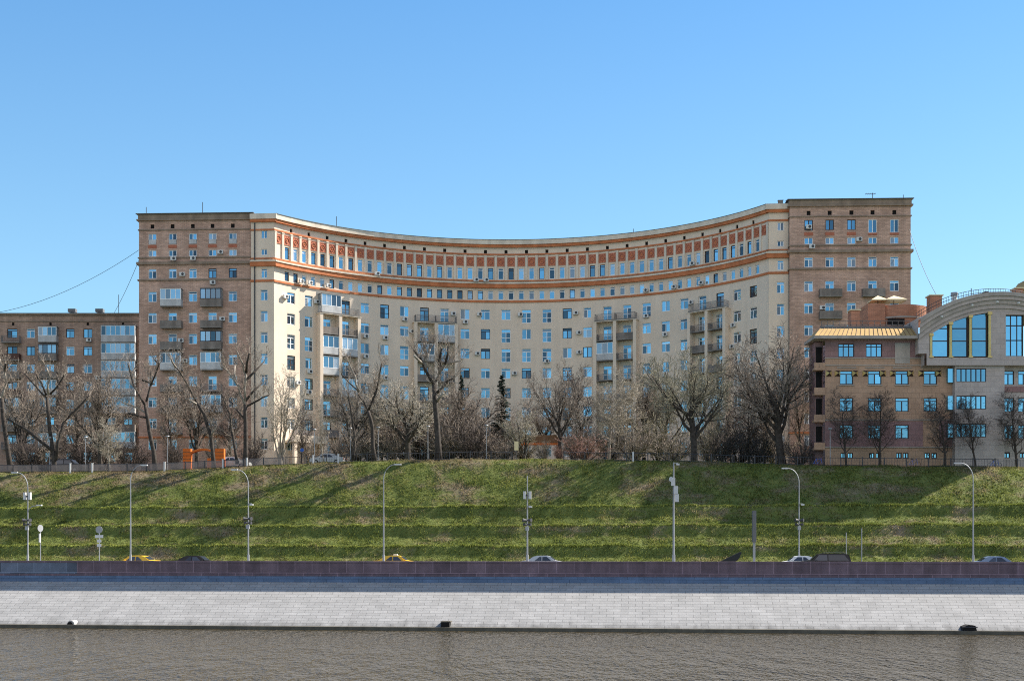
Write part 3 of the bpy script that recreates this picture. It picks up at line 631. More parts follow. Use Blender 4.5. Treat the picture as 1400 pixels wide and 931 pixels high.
antenna(TL, at_local(TL, 200, 292, 208), 1.0); antenna(TL, at_local(TL, 277, 291, 212), 1.7); antenna(TR, at_local(TR, 1193, 272, 200), .9, 'tv'); antenna(TR, at_local(TR, 1235, 272, 199), .6)

# ------------------------------------------------------------------ the low brick block on the left
YB = 222.0; lx = lambda px: X(px, YB) - X(-40, YB); lz = lambda py: Z(py, YB) - BZ
LB = tag(empty('low_brick_block', (X(-40, YB), YB, BZ)), 'lower dull brown brick apartment block beside the left tower', 'apartment block')
rows = [450 + 24.1 * k for k in range(8)]; ops = []; wl = []
for k, py in enumerate(rows):
    for px, w in ((-32, 12), (-12, 12), (16.8, 14), (42, 11.5), (67.6, 13), (96, 11.5), (120, 12)):
        wl.append((lx(px), lz(py + 12), w * YB / 1800, 12.4 * YB / 1800))
    wl.append((lx(152), lz(py + 12), 1.5, 1.5)); wl.append((lx(175), lz(py + 12), 1.5, 1.5))
ops = [(u - w / 2, u + w / 2, z, z + h) for u, z, w, h in wl]; vents = [lx(px) for px in (18, 69, 120, 168)]
ops += [(u - .2, u + .2, lz(445), lz(441)) for u in vents]
mb = MB(); WB = lx(200); wall_grid(mb, lambda u, d, z: (u, -d, z), 0, WB, -4, lz(431), ops, M['brick_old'], .18)
mb.face([(WB, 0, -4), (WB, 13, -4), (WB, 13, lz(431)), (WB, 0, lz(431))], M['brick_old']); mb.face([(0, 13, -4), (0, 0, -4), (0, 0, lz(431)), (0, 13, lz(431))], M['brick_old']); mb.face([(WB, 13, -4), (0, 13, -4), (0, 13, lz(431)), (WB, 13, lz(431))], M['brick_old'])
obj('wall', mb, LB)
for u in vents: p = MB(); p.face([(u - .2, .17, lz(445)), (u + .2, .17, lz(445)), (u + .2, .17, lz(441)), (u - .2, .17, lz(441))], M['black']); obj('vent', p, LB)
for u, z, w, h in wl: window(LB, (u, .15, z), 0, w, h, rnd.choice(['two', 'X', 'T']), 'darkframe' if rnd.random() < .3 else 'white')
p = MB(); p.box(-.3, WB, -.35, 13.3, lz(431), lz(429.3), M['brick_cornice']); obj('cornice', p, LB)
p = MB(); p.box(-.35, WB, -.4, 13.4, lz(429.3) + .003, lz(428.4), M['roofgrey']); obj('roof', p, LB)
p = MB(); p.box(-.02, WB, -.12, .0, lz(440), lz(438.8), M['brick_cornice']); obj('string_course', p, LB)
for ci, px in enumerate((16.8, 67.6)):
    for k in range(7):
        kd = [['bars', 'rust', 'solid', 'rust', 'white', 'solid', 'bars'], ['white', 'dark', 'solid', 'white', 'dark', 'solid', 'white']][ci][k]
        balcony(LB, (lx(px), 0, lz(rows[k] + 12) - .8), 0, 3.1, kd, 1.1, 2.65)
for k in range(7): balcony(LB, (lx(164), 0, lz(rows[k] + 12) - .8), 0, 5.7, ['white', 'white', 'white', 'white', 'white', 'solid', 'white'][k], 1.2, 2.85)
ac_unit(LB, (lx(122), -.02, lz(467.5)), 0); ac_unit(LB, (lx(134), -.02, lz(519)), 0)
for px in (91, 129):
    p = MB(); p.tube([(0, 0, 0), (0, 0, .7)], .3, 8, M['metal']); p.box(-.65, .65, -.5, .5, .703, 1.25, M['roofgrey']); obj('roof_vent', p, LB, (lx(px), 3, lz(428.5)))
antenna(LB, (lx(155), 3, lz(428.5)), 3.7)

# ------------------------------------------------------------------ the stone and gold block on the right
YO = 155.0; OX, OZ = X(1128, YO), 11.3
OB = tag(empty('stone_office_block', (OX, YO, OZ)), 'tan and purple stone block with a gold mansard roof and arched grey gable', 'office building')
ox = lambda px: X(px, YO) - OX; oz = lambda py: Z(py, YO) - OZ
OF = lambda u, d, z: (u, -d, z)
def orect(a, b, t, bt): return (ox(a), ox(b), oz(bt), oz(t))
wl = [('grid', orect(1146, 1168, 470, 488)), ('grid', orect(1184, 1206, 470, 488))]
for px in (1157.3, 1196, 1233.3, 1272):
    for t, b in ((507, 525.5), (544, 562.5), (581, 599.5)): wl.append(('T', orect(px - 9.2, px + 9.2, t, b)))
    wl.append(('two', orect(px - 8, px - .5, 619, 626.5))); wl.append(('two', orect(px + 1.5, px + 9, 619, 626.5)))
blank = orect(1223.5, 1244, 469, 497)
xR = ox(1302); mid = oz(489.5); lo1, lo0 = oz(575.5), oz(612)
main = [w[1] for w in wl]
for nm, m, z0, z1 in (('base_wall', 'stonetan', -2, lo0), ('purple_band', 'stonepurple', lo0, lo1), ('wall', 'stonetan', lo1, mid), ('purple_band', 'stonepurple', mid, oz(464))):
    oo = [r for r in main if r[2] >= z0 - .01 and r[3] <= z1 + .01]; mb = MB(); wall_grid(mb, OF, 0, xR if z1 < oz(480) else ox(1260), z0, z1, oo, M[m], .2); obj(nm, mb, OB)
# stone piers break the purple band up
for a, b in ((1244, 1262),):
    p = MB(); p.box(ox(1262), ox(1284), -.02, -.001, lo0, lo1, M['stonetan']); obj('pier', p, OB)
p = MB(); p.box(blank[0], blank[1], -.06, -.002, blank[2], blank[3], M['offwhite']); p.m[0] = M['stonemould']; obj('blind_panel', p, OB)
for st, r in wl: window(OB, ((r[0] + r[1]) / 2, .17, r[2]), 0, r[1] - r[0], r[3] - r[2], st, 'darkframe', 'glass3')
for py, d in ((490, .12), (500, .06), (574.5, .1), (612, .14)):
    p = MB(); p.box(-.05, ox(1259) if py < 505 else xR, -d, -.003, oz(py), oz(py - 1.2), M['stonemould']); obj('moulding', p, OB)
for px in (1157.3, 1196, 1233.3, 1272):
    p = MB(); p.box(ox(px - 13), ox(px + 13), -.1, -.003, oz(503.3), oz(502), M['stonemould']); obj('window_hood', p, OB)
    p = MB(); p.box(ox(px - 10), ox(px + 10), -.12, -.003, oz(527.2), oz(526), M['stonemould']); obj('window_sill', p, OB)
for px in (1133, 1145, 1169, 1183, 1207, 1220.5, 1245, 1259.5, 1283):                # gold wedge lamps
    p = MB(); s = .34
    A = [(-s, -.02, -s), (s, -.02, -s), (s, -.02, s), (-s, -.02, s)]; T = (0, -.5, 0)
    for q in range(4): p.face([A[q], A[(q + 1) % 4], T], M['goldpol'] if q in (1, 3) else M['darkframe'])
    p.face(A[::-1], M['metal']); obj('wall_lamp', p, OB, (ox(px), 0, oz(510.5)))
# mansard
p = MB(); zb, zt = oz(461), oz(446.5); x0b, x0t, x1 = ox(1111), ox(1125), ox(1254)
yb_, yt_ = -1.0, 1.2
p.face([(x0b, yb_, zb), (x1, yb_, zb), (x1, yt_, zt), (x0t, yt_, zt)], M['gold']); p.face([(x0b, 4.2, zb), (x0b, yb_, zb), (x0t, yt_, zt), (x0t, 4.2, zt)], M['gold']); p.face([(x0t, yt_, zt), (x1, yt_, zt), (x1, 4.2, zt), (x0t, 4.2, zt)], M['roofgrey']); p.face([(2.2, 4.2, zt), (x1, 4.2, zt), (x1, 13.3, zt), (2.2, 13.3, zt)], M['roofgrey'])
obj('mansard_roof', p, OB)
p = MB()
n = 23
for i in range(n + 1):
    t = i / n; a = x0b + (x1 - x0b) * t; b = x0t + (x1 - x0t) * t; p.tube([(a, yb_ - .03, zb + .02), (b, yt_ - .03, zt + .02)], .03, 4, M['timber'])
obj('roof_seam', p, OB)
p = MB(); p.box(x0b - .1, x1, -1.25, 4.2, oz(465), oz(461) - .003, M['stonemould']); obj('eave', p, OB)
p = MB(); p.box(x0t, x1, yt_ + .01, yt_ + .35, zt + .003, oz(443.5), M['roofgrey']); obj('roof_edge', p, OB)
p = MB()
for i in range(16): x = x0t + .3 + (x1 - x0t - .6) * i / 15; p.tube([(x, 1.9, zt), (x, 1.9, zt + 1.0)], .03, 4, M['metal'])
for zz in (.5, 1.0): p.tube([(x0t + .3, 1.9, zt + zz), (x1 - .3, 1.9, zt + zz)], .03, 4, M['metal'])
obj('roof_railing', p, OB)
# left side: dark balcony recesses
p = MB(); p.box(ox(1117), -.003, 1.0, 4, -3, oz(466), M['stonepurple']); obj('side_wing', p, OB)
for t in (503, 537, 574, 612):
    p = MB(); p.box(ox(1113), -.006, -.1, .99, oz(t + 3), oz(t), M['stonetan']); p.box(ox(1113), -.006, -.1, -.0, oz(t) + .003, oz(t - 7), M['stonetan']); obj('side_balcony', p, OB)
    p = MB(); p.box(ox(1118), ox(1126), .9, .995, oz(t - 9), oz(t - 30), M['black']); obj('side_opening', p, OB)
p = MB(); p.box(2.2, 2.5, 4.0, 12.99, -3, oz(447), M['stonepurple']); p.box(2.2, ox(1450), 13, 13.4, -3, oz(447), M['stonepurple']); obj('rear_wall', p, OB)
# grey arched gable, standing proud of the tan wall
AXp, AYp, ARp = 1362.0, 403.5, 188.0
def arch(px, off=0): return AYp + ARp - math.sqrt(max(1, (ARp - off) ** 2 - (px - AXp) ** 2))
gl, gr = 1251.0, 1473.0; PR = 1.3
def arch_poly(off, a, b, bottom, n=28): return [(ox(a), oz(bottom)), (ox(b), oz(bottom))] + [(ox(b + (a - b) * i / n), oz(arch(b + (a - b) * i / n, off))) for i in range(n + 1)]
PAN = [(1270.5, 1293), (1297.3, 1319.2), (1324.5, 1345.6)]
# gable wall around the big window, cut in vertical strips
mb = MB(); edges = sorted({gl, 1266, 1349.5, 1369.5, 1395, 1420, gr} | {gl + (gr - gl) * i / 60 for i in range(61)})
def strip(a, b, t0, t1, bt, d):      # quad between columns a,b from row bt up to rows t0/t1
    mb.face([(ox(a), -d, oz(bt)), (ox(b), -d, oz(bt)), (ox(b), -d, oz(t1)), (ox(a), -d, oz(t0))], M['stonegrey'])
OFFW = 26.0
for a, b in zip(edges[:-1], edges[1:]):
    bt = 485.6 if a < 1259 else 501.5; m_ = (a + b) / 2
    if 1266 <= m_ <= 1349.5:
        strip(a, b, 491, 491, 501.5, PR)
        wa, wb = min(491, arch(a, OFFW)), min(491, arch(b, OFFW)); strip(a, b, arch(a, 20), arch(b, 20), wa, PR) if False else None
        mb.face([(ox(a), -PR, oz(wa)), (ox(b), -PR, oz(wb)), (ox(b), -PR, oz(arch(b, 20))), (ox(a), -PR, oz(arch(a, 20)))], M['stonegrey'])
    elif 1369.5 <= m_ <= 1395:
        strip(a, b, arch(a, 20), arch(b, 20), 433, PR); strip(a, b, 489, 489, 501.5, PR)
    else: strip(a, b, arch(a, 20), arch(b, 20), bt, PR)
mb.face([(ox(1259), -PR, oz(501.5)), (ox(1259), 6, oz(501.5)), (ox(gr), 6, oz(501.5)), (ox(gr), -PR, oz(501.5))], M['stonemould'])
mb.face([(ox(gl), -PR, oz(485.6)), (ox(gl), 6, oz(485.6)), (ox(1259), 6, oz(485.6)), (ox(1259), -PR, oz(485.6))], M['stonemould'])
mb.face([(ox(1259), -PR, oz(501.5)), (ox(1259), -PR, oz(485.6)), (ox(1259), 6, oz(485.6)), (ox(1259), 6, oz(501.5))], M['stonegrey'])
mb.face([(ox(gl), 8, oz(485.6)), (ox(gl), -PR, oz(485.6)), (ox(gl), -PR, oz(437)), (ox(gl), 8, oz(437))], M['stonegrey'])
obj('gable_wall', mb, OB)
for k, (o0, o1, d) in enumerate(((0, 5, 2.1), (5, 10, 1.9), (10, 15.5, 1.7), (15.5, 21, 1.5))):
    p = MB(); N = 44; mm = M['stonemould'] if k % 2 == 0 else M['stonegrey']
    for i in range(N):
        a = gl + (gr - gl) * i / N; b = gl + (gr - gl) * (i + 1) / N
        q = lambda c, o, y: (ox(c), y, oz(arch(c, o)))
        p.face([q(a, o1, -d), q(b, o1, -d), q(b, o0, -d), q(a, o0, -d)], mm); p.face([q(a, o0, -d), q(b, o0, -d), q(b, o0, 11 if k == 0 else -d + .25), q(a, o0, 11 if k == 0 else -d + .25)], M['roofgrey'] if k == 0 else mm); p.face([q(a, o1, -d + .25), q(b, o1, -d + .25), q(b, o1, -d), q(a, o1, -d)], mm)
    obj('arched_roof' if k == 0 else 'arch_moulding', p, OB)
p = MB()
for i in range(60):
    a = 1255 + 200 * i / 59; p.tube([(ox(a), .5, oz(arch(a))), (ox(a), .5, oz(arch(a)) + .85)], .025, 4, M['metal'])
for h in (.45, .85): p.tube([(ox(a), .5, oz(arch(a)) + h) for a in np.linspace(1255, 1455, 40)], .03, 4, M['metal'])
obj('arch_railing', p, OB)
for px in (1281, 1322, 1356, 1385):
    p = MB(); p.tube([(0, 0, 0), (0, -.25, 0)], [.18, .1], 10, M['acwhite']); obj('spotlight', p, OB, (ox(px), -1.7, oz(arch(px, 13))))
# big gable window
for a, b in PAN:
    p = MB(); n = 8; pts = [(ox(a), oz(490)), (ox(b), oz(490))] + [(ox(b + (a - b) * i / n), oz(arch(b + (a - b) * i / n, OFFW) + .3)) for i in range(n + 1)]
    p.prism(pts, -PR + .42, -PR + .5, M['glass3']); o = obj('arched_window', p, OB)
    q = MB()
    for py in (451, 468):
        if py > arch((a + b) / 2, OFFW): q.box(ox(a), ox(b), -PR + .33, -PR + .415, oz(py + .6), oz(py - .6), M['blue'] if False else M['darkframe'])
    q.box(ox(b) - .12, ox(b), -PR + .3, -PR + .415, oz(490), oz(arch(b, OFFW) + 2), M['darkframe']); q.box(ox(a), ox(a) + .06, -PR + .3, -PR + .415, oz(490), oz(arch(a, OFFW) + 4), M['darkframe']); q.box(ox(a) + .063, ox(b) - .123, -PR + .3, -PR + .415, oz(490), oz(488.8), M['darkframe']); obj('frame', q, o)
p = MB(); p.box(ox(1266), ox(1349.5), -PR + .55, -PR + .6, oz(491), oz(400), M['black']); 
p = MB(); n = 16; p.prism([(ox(1266), oz(491)), (ox(1349.5), oz(491))] + [(ox(1349.5 - 83.5 * i / n), oz(min(490.5, arch(1349.5 - 83.5 * i / n, OFFW - 3)))) for i in range(n + 1)], -PR + .56, -PR + .62, M['darkframe']); obj('window_backing', p, OB)
for px in (1268.4, 1295, 1321.8, 1347.8):
    p = MB(); p.tube([(ox(px), -PR + .1, oz(490)), (ox(px), -PR + .1, oz(arch(px, OFFW) + 1.5))], .17, 12, M['goldpol']); p.box(ox(px) - .24, ox(px) + .24, -PR - .15, -PR + .3, oz(arch(px, OFFW) + 1.5) - .1, oz(arch(px, OFFW) - 1), M['goldpol']); p.box(ox(px) - .24, ox(px) + .24, -PR - .15, -PR + .3, oz(491), oz(489), M['goldpol']); obj('gold_column', p, OB)
r = orect(1369.5, 1395, 433, 489); window(OB, ((r[0] + r[1]) / 2, -PR + .5, r[2]), 0, r[1] - r[0], r[3] - r[2], 'grid', 'darkframe', 'glass3', 'tall_window')
p = MB()
for py in (447, 467): p.box(r[0] + .1, r[1] - .1, -PR + .41, -PR + .435, oz(py + .6), oz(py - .6), M['darkframe'])
obj('tall_window_bar', p, OB)
# lower grey bay with window strips, then the recessed end
wl2 = [orect(1304, 1344.5, t, t + 18.5) for t in (505, 542, 580)]
mb = MB(); wall_grid(mb, lambda u, d, z: (u, -d - .9, z), ox(1302), ox(1369.5), -2, oz(501.5) - .003, wl2, M['stonegrey'], .15); mb.face([(ox(1302), 1, -2), (ox(1302), -.9, -2), (ox(1302), -.9, oz(501.6)), (ox(1302), 1, oz(501.6))], M['stonegrey']); mb.face([(ox(1369.5), -.9, -2), (ox(1369.5), 1, -2), (ox(1369.5), 1, oz(501.6)), (ox(1369.5), -.9, oz(501.6))], M['stonegrey']); obj('bay_wall', mb, OB)
for r in wl2:
    w = (r[1] - r[0]); o = None
    p = MB(); f = MB(); p.box(r[0], r[1], -.78, -.75, r[2], r[3], M['glass3']); o = obj('strip_window', p, OB)
    for i in range(7): x = r[0] + w * i / 6; f.box(max(r[0], x - .05), min(r[1], x + .05), -.85, -.783, r[2], r[3], M['darkframe'])
    f.box(r[0], r[1], -.86, -.851, r[3] - .1, r[3], M['darkframe']); f.box(r[0], r[1], -.86, -.851, r[2], r[2] + .08, M['darkframe']); obj('frame', f, o)
    q = MB(); q.box(ox(1294), ox(1302) - .003, -.5, -.003, r[2], r[3], M['glass3']); obj('corner_window', q, OB)
mb = MB(); wl3 = [orect(a, a + 15.5, t, t + 19) for a in (1371, 1392, 1413) for t in (507, 544, 581)] + [orect(a, a + 9, 618, 626) for a in (1372, 1394)]
wall_grid(mb, OF, ox(1369.5) + .003, ox(1450), -2, oz(501.5), wl3, M['stonegrey'], .2); obj('end_wall', mb, OB)
for r in wl3: window(OB, ((r[0] + r[1]) / 2, .17, r[2]), 0, r[1] - r[0], r[3] - r[2], 'T', 'darkframe', 'glass3')
p = MB(); p.box(ox(1371), ox(1408), -.08, -.003, oz(536), oz(528), M['stonepurple']); obj('spandrel', p, OB)
# things on the roof: red brick penthouse, chimneys, ventilator
PH = empty('penthouse', (0, 0, 0), 0, OB); YP = 167.0; kx = lambda px: X(px, YP) - OX; kz = lambda py: Z(py, YP) - OZ
p = MB(); pts = []
for i in range(15):
    t = i / 14; px = 1207 + 83 * t; pts.append((kx(px), 12 + 2.2 * (2 * t - .75) ** 2))
for (a, ya), (b, yb2) in zip(pts[:-1], pts[1:]):
    p.face([(a, ya, kz(447)), (b, yb2, kz(447)), (b, yb2, kz(416)), (a, ya, kz(416))], M['redbrick']); p.face([(a, ya, kz(416)), (b, yb2, kz(416)), (b, 22, kz(416)), (a, 22, kz(416))], M['roofgrey'])
p.face([(pts[0][0], 22, kz(447)), (pts[0][0], pts[0][1], kz(447)), (pts[0][0], pts[0][1], kz(416)), (pts[0][0], 22, kz(416))], M['redbrick'])
obj('curved_wall', p, PH)
p = MB(); p.box(kx(1188), kx(1212), 12.5, 20, kz(447), kz(414), M['redbrick']); obj('brick_bay', p, PH)
p = MB()
for (a, ya), (b, yb2) in zip(pts[:-1], pts[1:]): p.face([(a, ya - .12, kz(434)), (b, yb2 - .12, kz(434)), (b, yb2 - .12, kz(432)), (a, ya - .12, kz(432))], M['stonemould'])
obj('moulding', p, PH)
p = MB(); p.box(kx(1213), kx(1236), 11.75, 11.95, kz(445), kz(436), M['black']); obj('opening', p, PH)
def chimney(px, w, t, b, Y):
    x = X(px, Y) - OX; y = Y - YO; p = MB(); hw = w * Y / 1800 / 2; p.box(x - hw, x + hw, y, y + 1.5, Z(b, Y) - OZ, Z(t + 1.5, Y) - OZ, M['redbrick']); p.box(x - hw - .15, x + hw + .15, y - .15, y + 1.65, Z(t + 1.5, Y) - OZ + .003, Z(t, Y) - OZ, M['canvas']); obj('chimney', p, OB)
chimney(1169.5, 12, 423, 447, 163); chimney(1280, 16, 403, 440, 164); chimney(1394, 10, 393, 420, 163)
p = MB(); p.tube([(0, 0, 0), (0, 0, .9)], .3, 10, M['acwhite']); p.tube([(0, 0, .903), (0, 0, 1.3)], .42, 10, M['galv']); obj('roof_ventilator', p, OB, (ox(1311), 1.6, oz(arch(1311)) - .1))
p = MB(); p.box(ox(1339), ox(1350), 1, 2, oz(404), oz(400), M['roofgrey']); obj('roof_box', p, OB); p = MB(); p.box(ox(1351), ox(1356), 1, 2, oz(404), oz(396), M['metal']); obj('roof_box', p, OB)
antenna(OB, (ox(1340), 3, oz(406)), 1.6)
p = MB(); a = kx(1385); p.prism([(a, kz(404)), (kx(1430), kz(404)), (kx(1420), kz(384)), (kx(1400), kz(384))], 8, 14, M['gold']); obj('gold_roof', p, OB)
for px, w, lab in ((1200, 22, 'smaller cream roof parasol beside the brick penthouse'), (1222, 28, 'larger cream roof parasol standing over the penthouse terrace')):
    Yp = 169.5; u = tag(empty('roof_parasol', (X(px, Yp), Yp, Z(416, Yp))), lab, 'parasol', 'cream parasols on the roof terrace'); s = w * Yp / 1800 / 2
    p = MB(); T = (0, 0, 1.1); A = [(-s, -s, .45), (s, -s, .45), (s, s, .45), (-s, s, .45)]
    for q in range(4): p.face([A[q], A[(q + 1) % 4], T], M['canvas']); p.face([A[q], (A[q][0], A[q][1], .3), (A[(q + 1) % 4][0], A[(q + 1) % 4][1], .3), A[(q + 1) % 4]], M['canvas'])
    obj('canopy', p, u); p = MB(); p.tube([(0, 0, -1.4), (0, 0, 1.0)], .05, 6, M['timber']); obj('pole', p, u)

# cables
def cable(a, b, sag, label):
    a, b = Vector(a), Vector(b); p = MB(); n = 14; p.tube([a.lerp(b, i / n) - Vector((0, 0, sag * 4 * (i / n) * (1 - i / n))) for i in range(n + 1)], .035, 4, M['metal']); tag(obj('cable', p), label, 'cable')
cable((X(189, 206), 207, Z(341, 207)), (X(-42, 222), 224, Z(432, 224)), 2.0, 'long thin cable sagging from the left tower over the low roof')
cable((X(189, 206), 207, Z(352, 207)), (X(156, 225), 225, Z(428, 225)), .4, 'short steep cable from the left tower to the roof mast')
cable((X(1245, 197), 198, Z(310, 198)), (X(1283, 165), 165.5, Z(404, 165)), .8, 'thin cable from the right tower down to the roof chimney')

# ------------------------------------------------------------------ trees
class Tree:
    def __init__(s, seed, trunk_m, twig_m): s.r = random.Random(seed); s.t = MB(); s.c = MB(); s.tm, s.cm = trunk_m, twig_m; s.big = False
    def branch(s, p, d, L, r, lvl, spec):
        q = spec[lvl]; n = q.get('seg', 3); pts = [p.copy()]; d = d.normalized(); g = s.r.gauss
        for i in range(n):
            d = (d + Vector((g(0, 1), g(0, 1), g(0, 1))) * q.get('wig', .12) + Vector((0, 0, q.get('up', .05)))).normalized(); p = p + d * (L / n); pts.append(p.copy())
        end = q.get('taper', .35); rad = [max(.013, r * (1 - (1 - end) * i / n)) for i in range(n + 1)]
        mb, m = (s.t, s.tm) if lvl < 2 else (s.c, s.tm if lvl == 2 and s.big else s.cm)
        mb.tube(pts, rad, (8, 6, 4, 3, 3, 3)[lvl], m, cap=lvl < 2)
        if lvl + 1 < len(spec):
            c = spec[lvl + 1]; k = c['n'] if L > 1 or lvl < 2 else max(2, c['n'] // 2); a0 = s.r.uniform(0, 6.28)
            for i in range(k):
                t = c['t0'] + (1 - c['t0']) * (i + s.r.random() * .9) / k; f = t * n; j = min(int(f), n - 1); b = pts[j].lerp(pts[j + 1], f - j); dd = (pts[j + 1] - pts[j]).normalized()
                ax = dd.orthogonal().normalized(); az = a0 + i * 2.4 + g(0, .4); ax = (Matrix.Rotation(az, 3, dd) @ ax); an = c['ang'] * s.r.uniform(.7, 1.25)
                nd = (Matrix.Rotation(an, 3, ax) @ dd); s.branch(b, nd, L * c['len'] * s.r.uniform(.7, 1.2) * (1.15 - .45 * t), max(.0145, rad[min(j, n)] * c.get('rad', .55)), lvl + 1, spec)
def spec(kind):
    if kind == 'fan': return [dict(seg=4, wig=.06, up=.1, taper=.7), dict(n=10, t0=.42, ang=.82, len=1.45, rad=.5, seg=6, wig=.11, up=.11, taper=.2), dict(n=9, t0=.2, ang=.75, len=.42, rad=.5, seg=4, wig=.14, up=.07), dict(n=8, t0=.12, ang=.8, len=.5, rad=.5, seg=3, wig=.18, up=.04), dict(n=8, t0=.12, ang=.75, len=.55, rad=.65, seg=2, wig=.22, up=.02)]
    if kind == 'upright': return [dict(seg=7, wig=.05, up=.12, taper=.15), dict(n=20, t0=.22, ang=.62, len=.36, rad=.45, seg=5, wig=.1, up=.13, taper=.25), dict(n=8, t0=.2, ang=.65, len=.42, rad=.5, seg=3, wig=.14, up=.08), dict(n=7, t0=.12, ang=.75, len=.5, rad=.55, seg=2, wig=.18, up=.05), dict(n=6, t0=.2, ang=.7, len=.5, rad=.6, seg=2, wig=.2)]
    if kind == 'multi': return [dict(seg=2, wig=.05, up=.1, taper=.9), dict(n=6, t0=.2, ang=.3, len=5.2, rad=.55, seg=7, wig=.07, up=.06, taper=.15), dict(n=11, t0=.25, ang=.5, len=.3, rad=.4, seg=4, wig=.12, up=.1), dict(n=8, t0=.15, ang=.65, len=.5, rad=.55, seg=2, wig=.16, up=.08), dict(n=6, t0=.2, ang=.6, len=.5, rad=.6, seg=2, wig=.2)]
    if kind == 'shrub': return [dict(seg=1, wig=.02, up=.1, taper=.9), dict(n=15, t0=.0, ang=.62, len=7., rad=.5, seg=5, wig=.12, up=.05, taper=.25), dict(n=10, t0=.12, ang=.65, len=.42, rad=.55, seg=3, wig=.16, up=.04), dict(n=10, t0=.1, ang=.7, len=.5, rad=.6, seg=2, wig=.2, up=.02)]
def proto(kind, seed, trunk_m, twig_m):
    T = Tree(seed, M[trunk_m], M[twig_m]); sp = spec(kind); T.big = kind != 'shrub'
    L0 = {'fan': 4.6, 'upright': 11.0, 'multi': 1.6, 'shrub': .42}[kind]; r0 = {'fan': .32, 'upright': .17, 'multi': .24, 'shrub': .12}[kind]
    T.branch(Vector((0, 0, -.3)), Vector((0, 0, 1)), L0, r0, 0, sp)
    zs = [v[2] for v in T.c.v]; w = max(np.percentile([abs(v[0]) for v in T.c.v], 97), np.percentile([abs(v[1]) for v in T.c.v], 97))
    return T.t.mesh('trunk'), T.c.mesh('crown'), float(np.percentile(zs, 99.7)), float(w)
PT = {}
def get(kind, seed, tm, cm):
    k = (kind, seed, tm, cm)
    if k not in PT: PT[k] = proto(*k)
    return PT[k]
def plant(name, px, Y, ytop, wpx, kind, seed, tm, cm, label, cat='tree', group='bare trees in the park', lean=0):
    Y = 152.6 if (px > 1120) else Y - (15.5 if px > 900 and Y < 176 else 10 if px > 470 else 1)
    a, b, H, W = get(kind, seed, tm, cm); x = X(px, Y); z = gz(x, Y); h = Z(ytop, Y) - z; sz = h / H; sx = (wpx * Y / 1800 / 2) / W
    e = tag(empty(name, (x, Y, z - .05)), label, cat, group); e.rotation_euler = (0, lean, rnd.uniform(0, 6.28)); sx = min(max(sx, sz * .5), sz * 1.7); e.scale = (sx, sx, sz)
    if 'leaning' in label and 'behind' not in label and 'left of' not in label and 'right of' not in label: e.rotation_euler = (0, R(9), 2.2)
    link(bpy.data.objects.new('trunk', a), e); link(bpy.data.objects.new('crown', b), e); return e
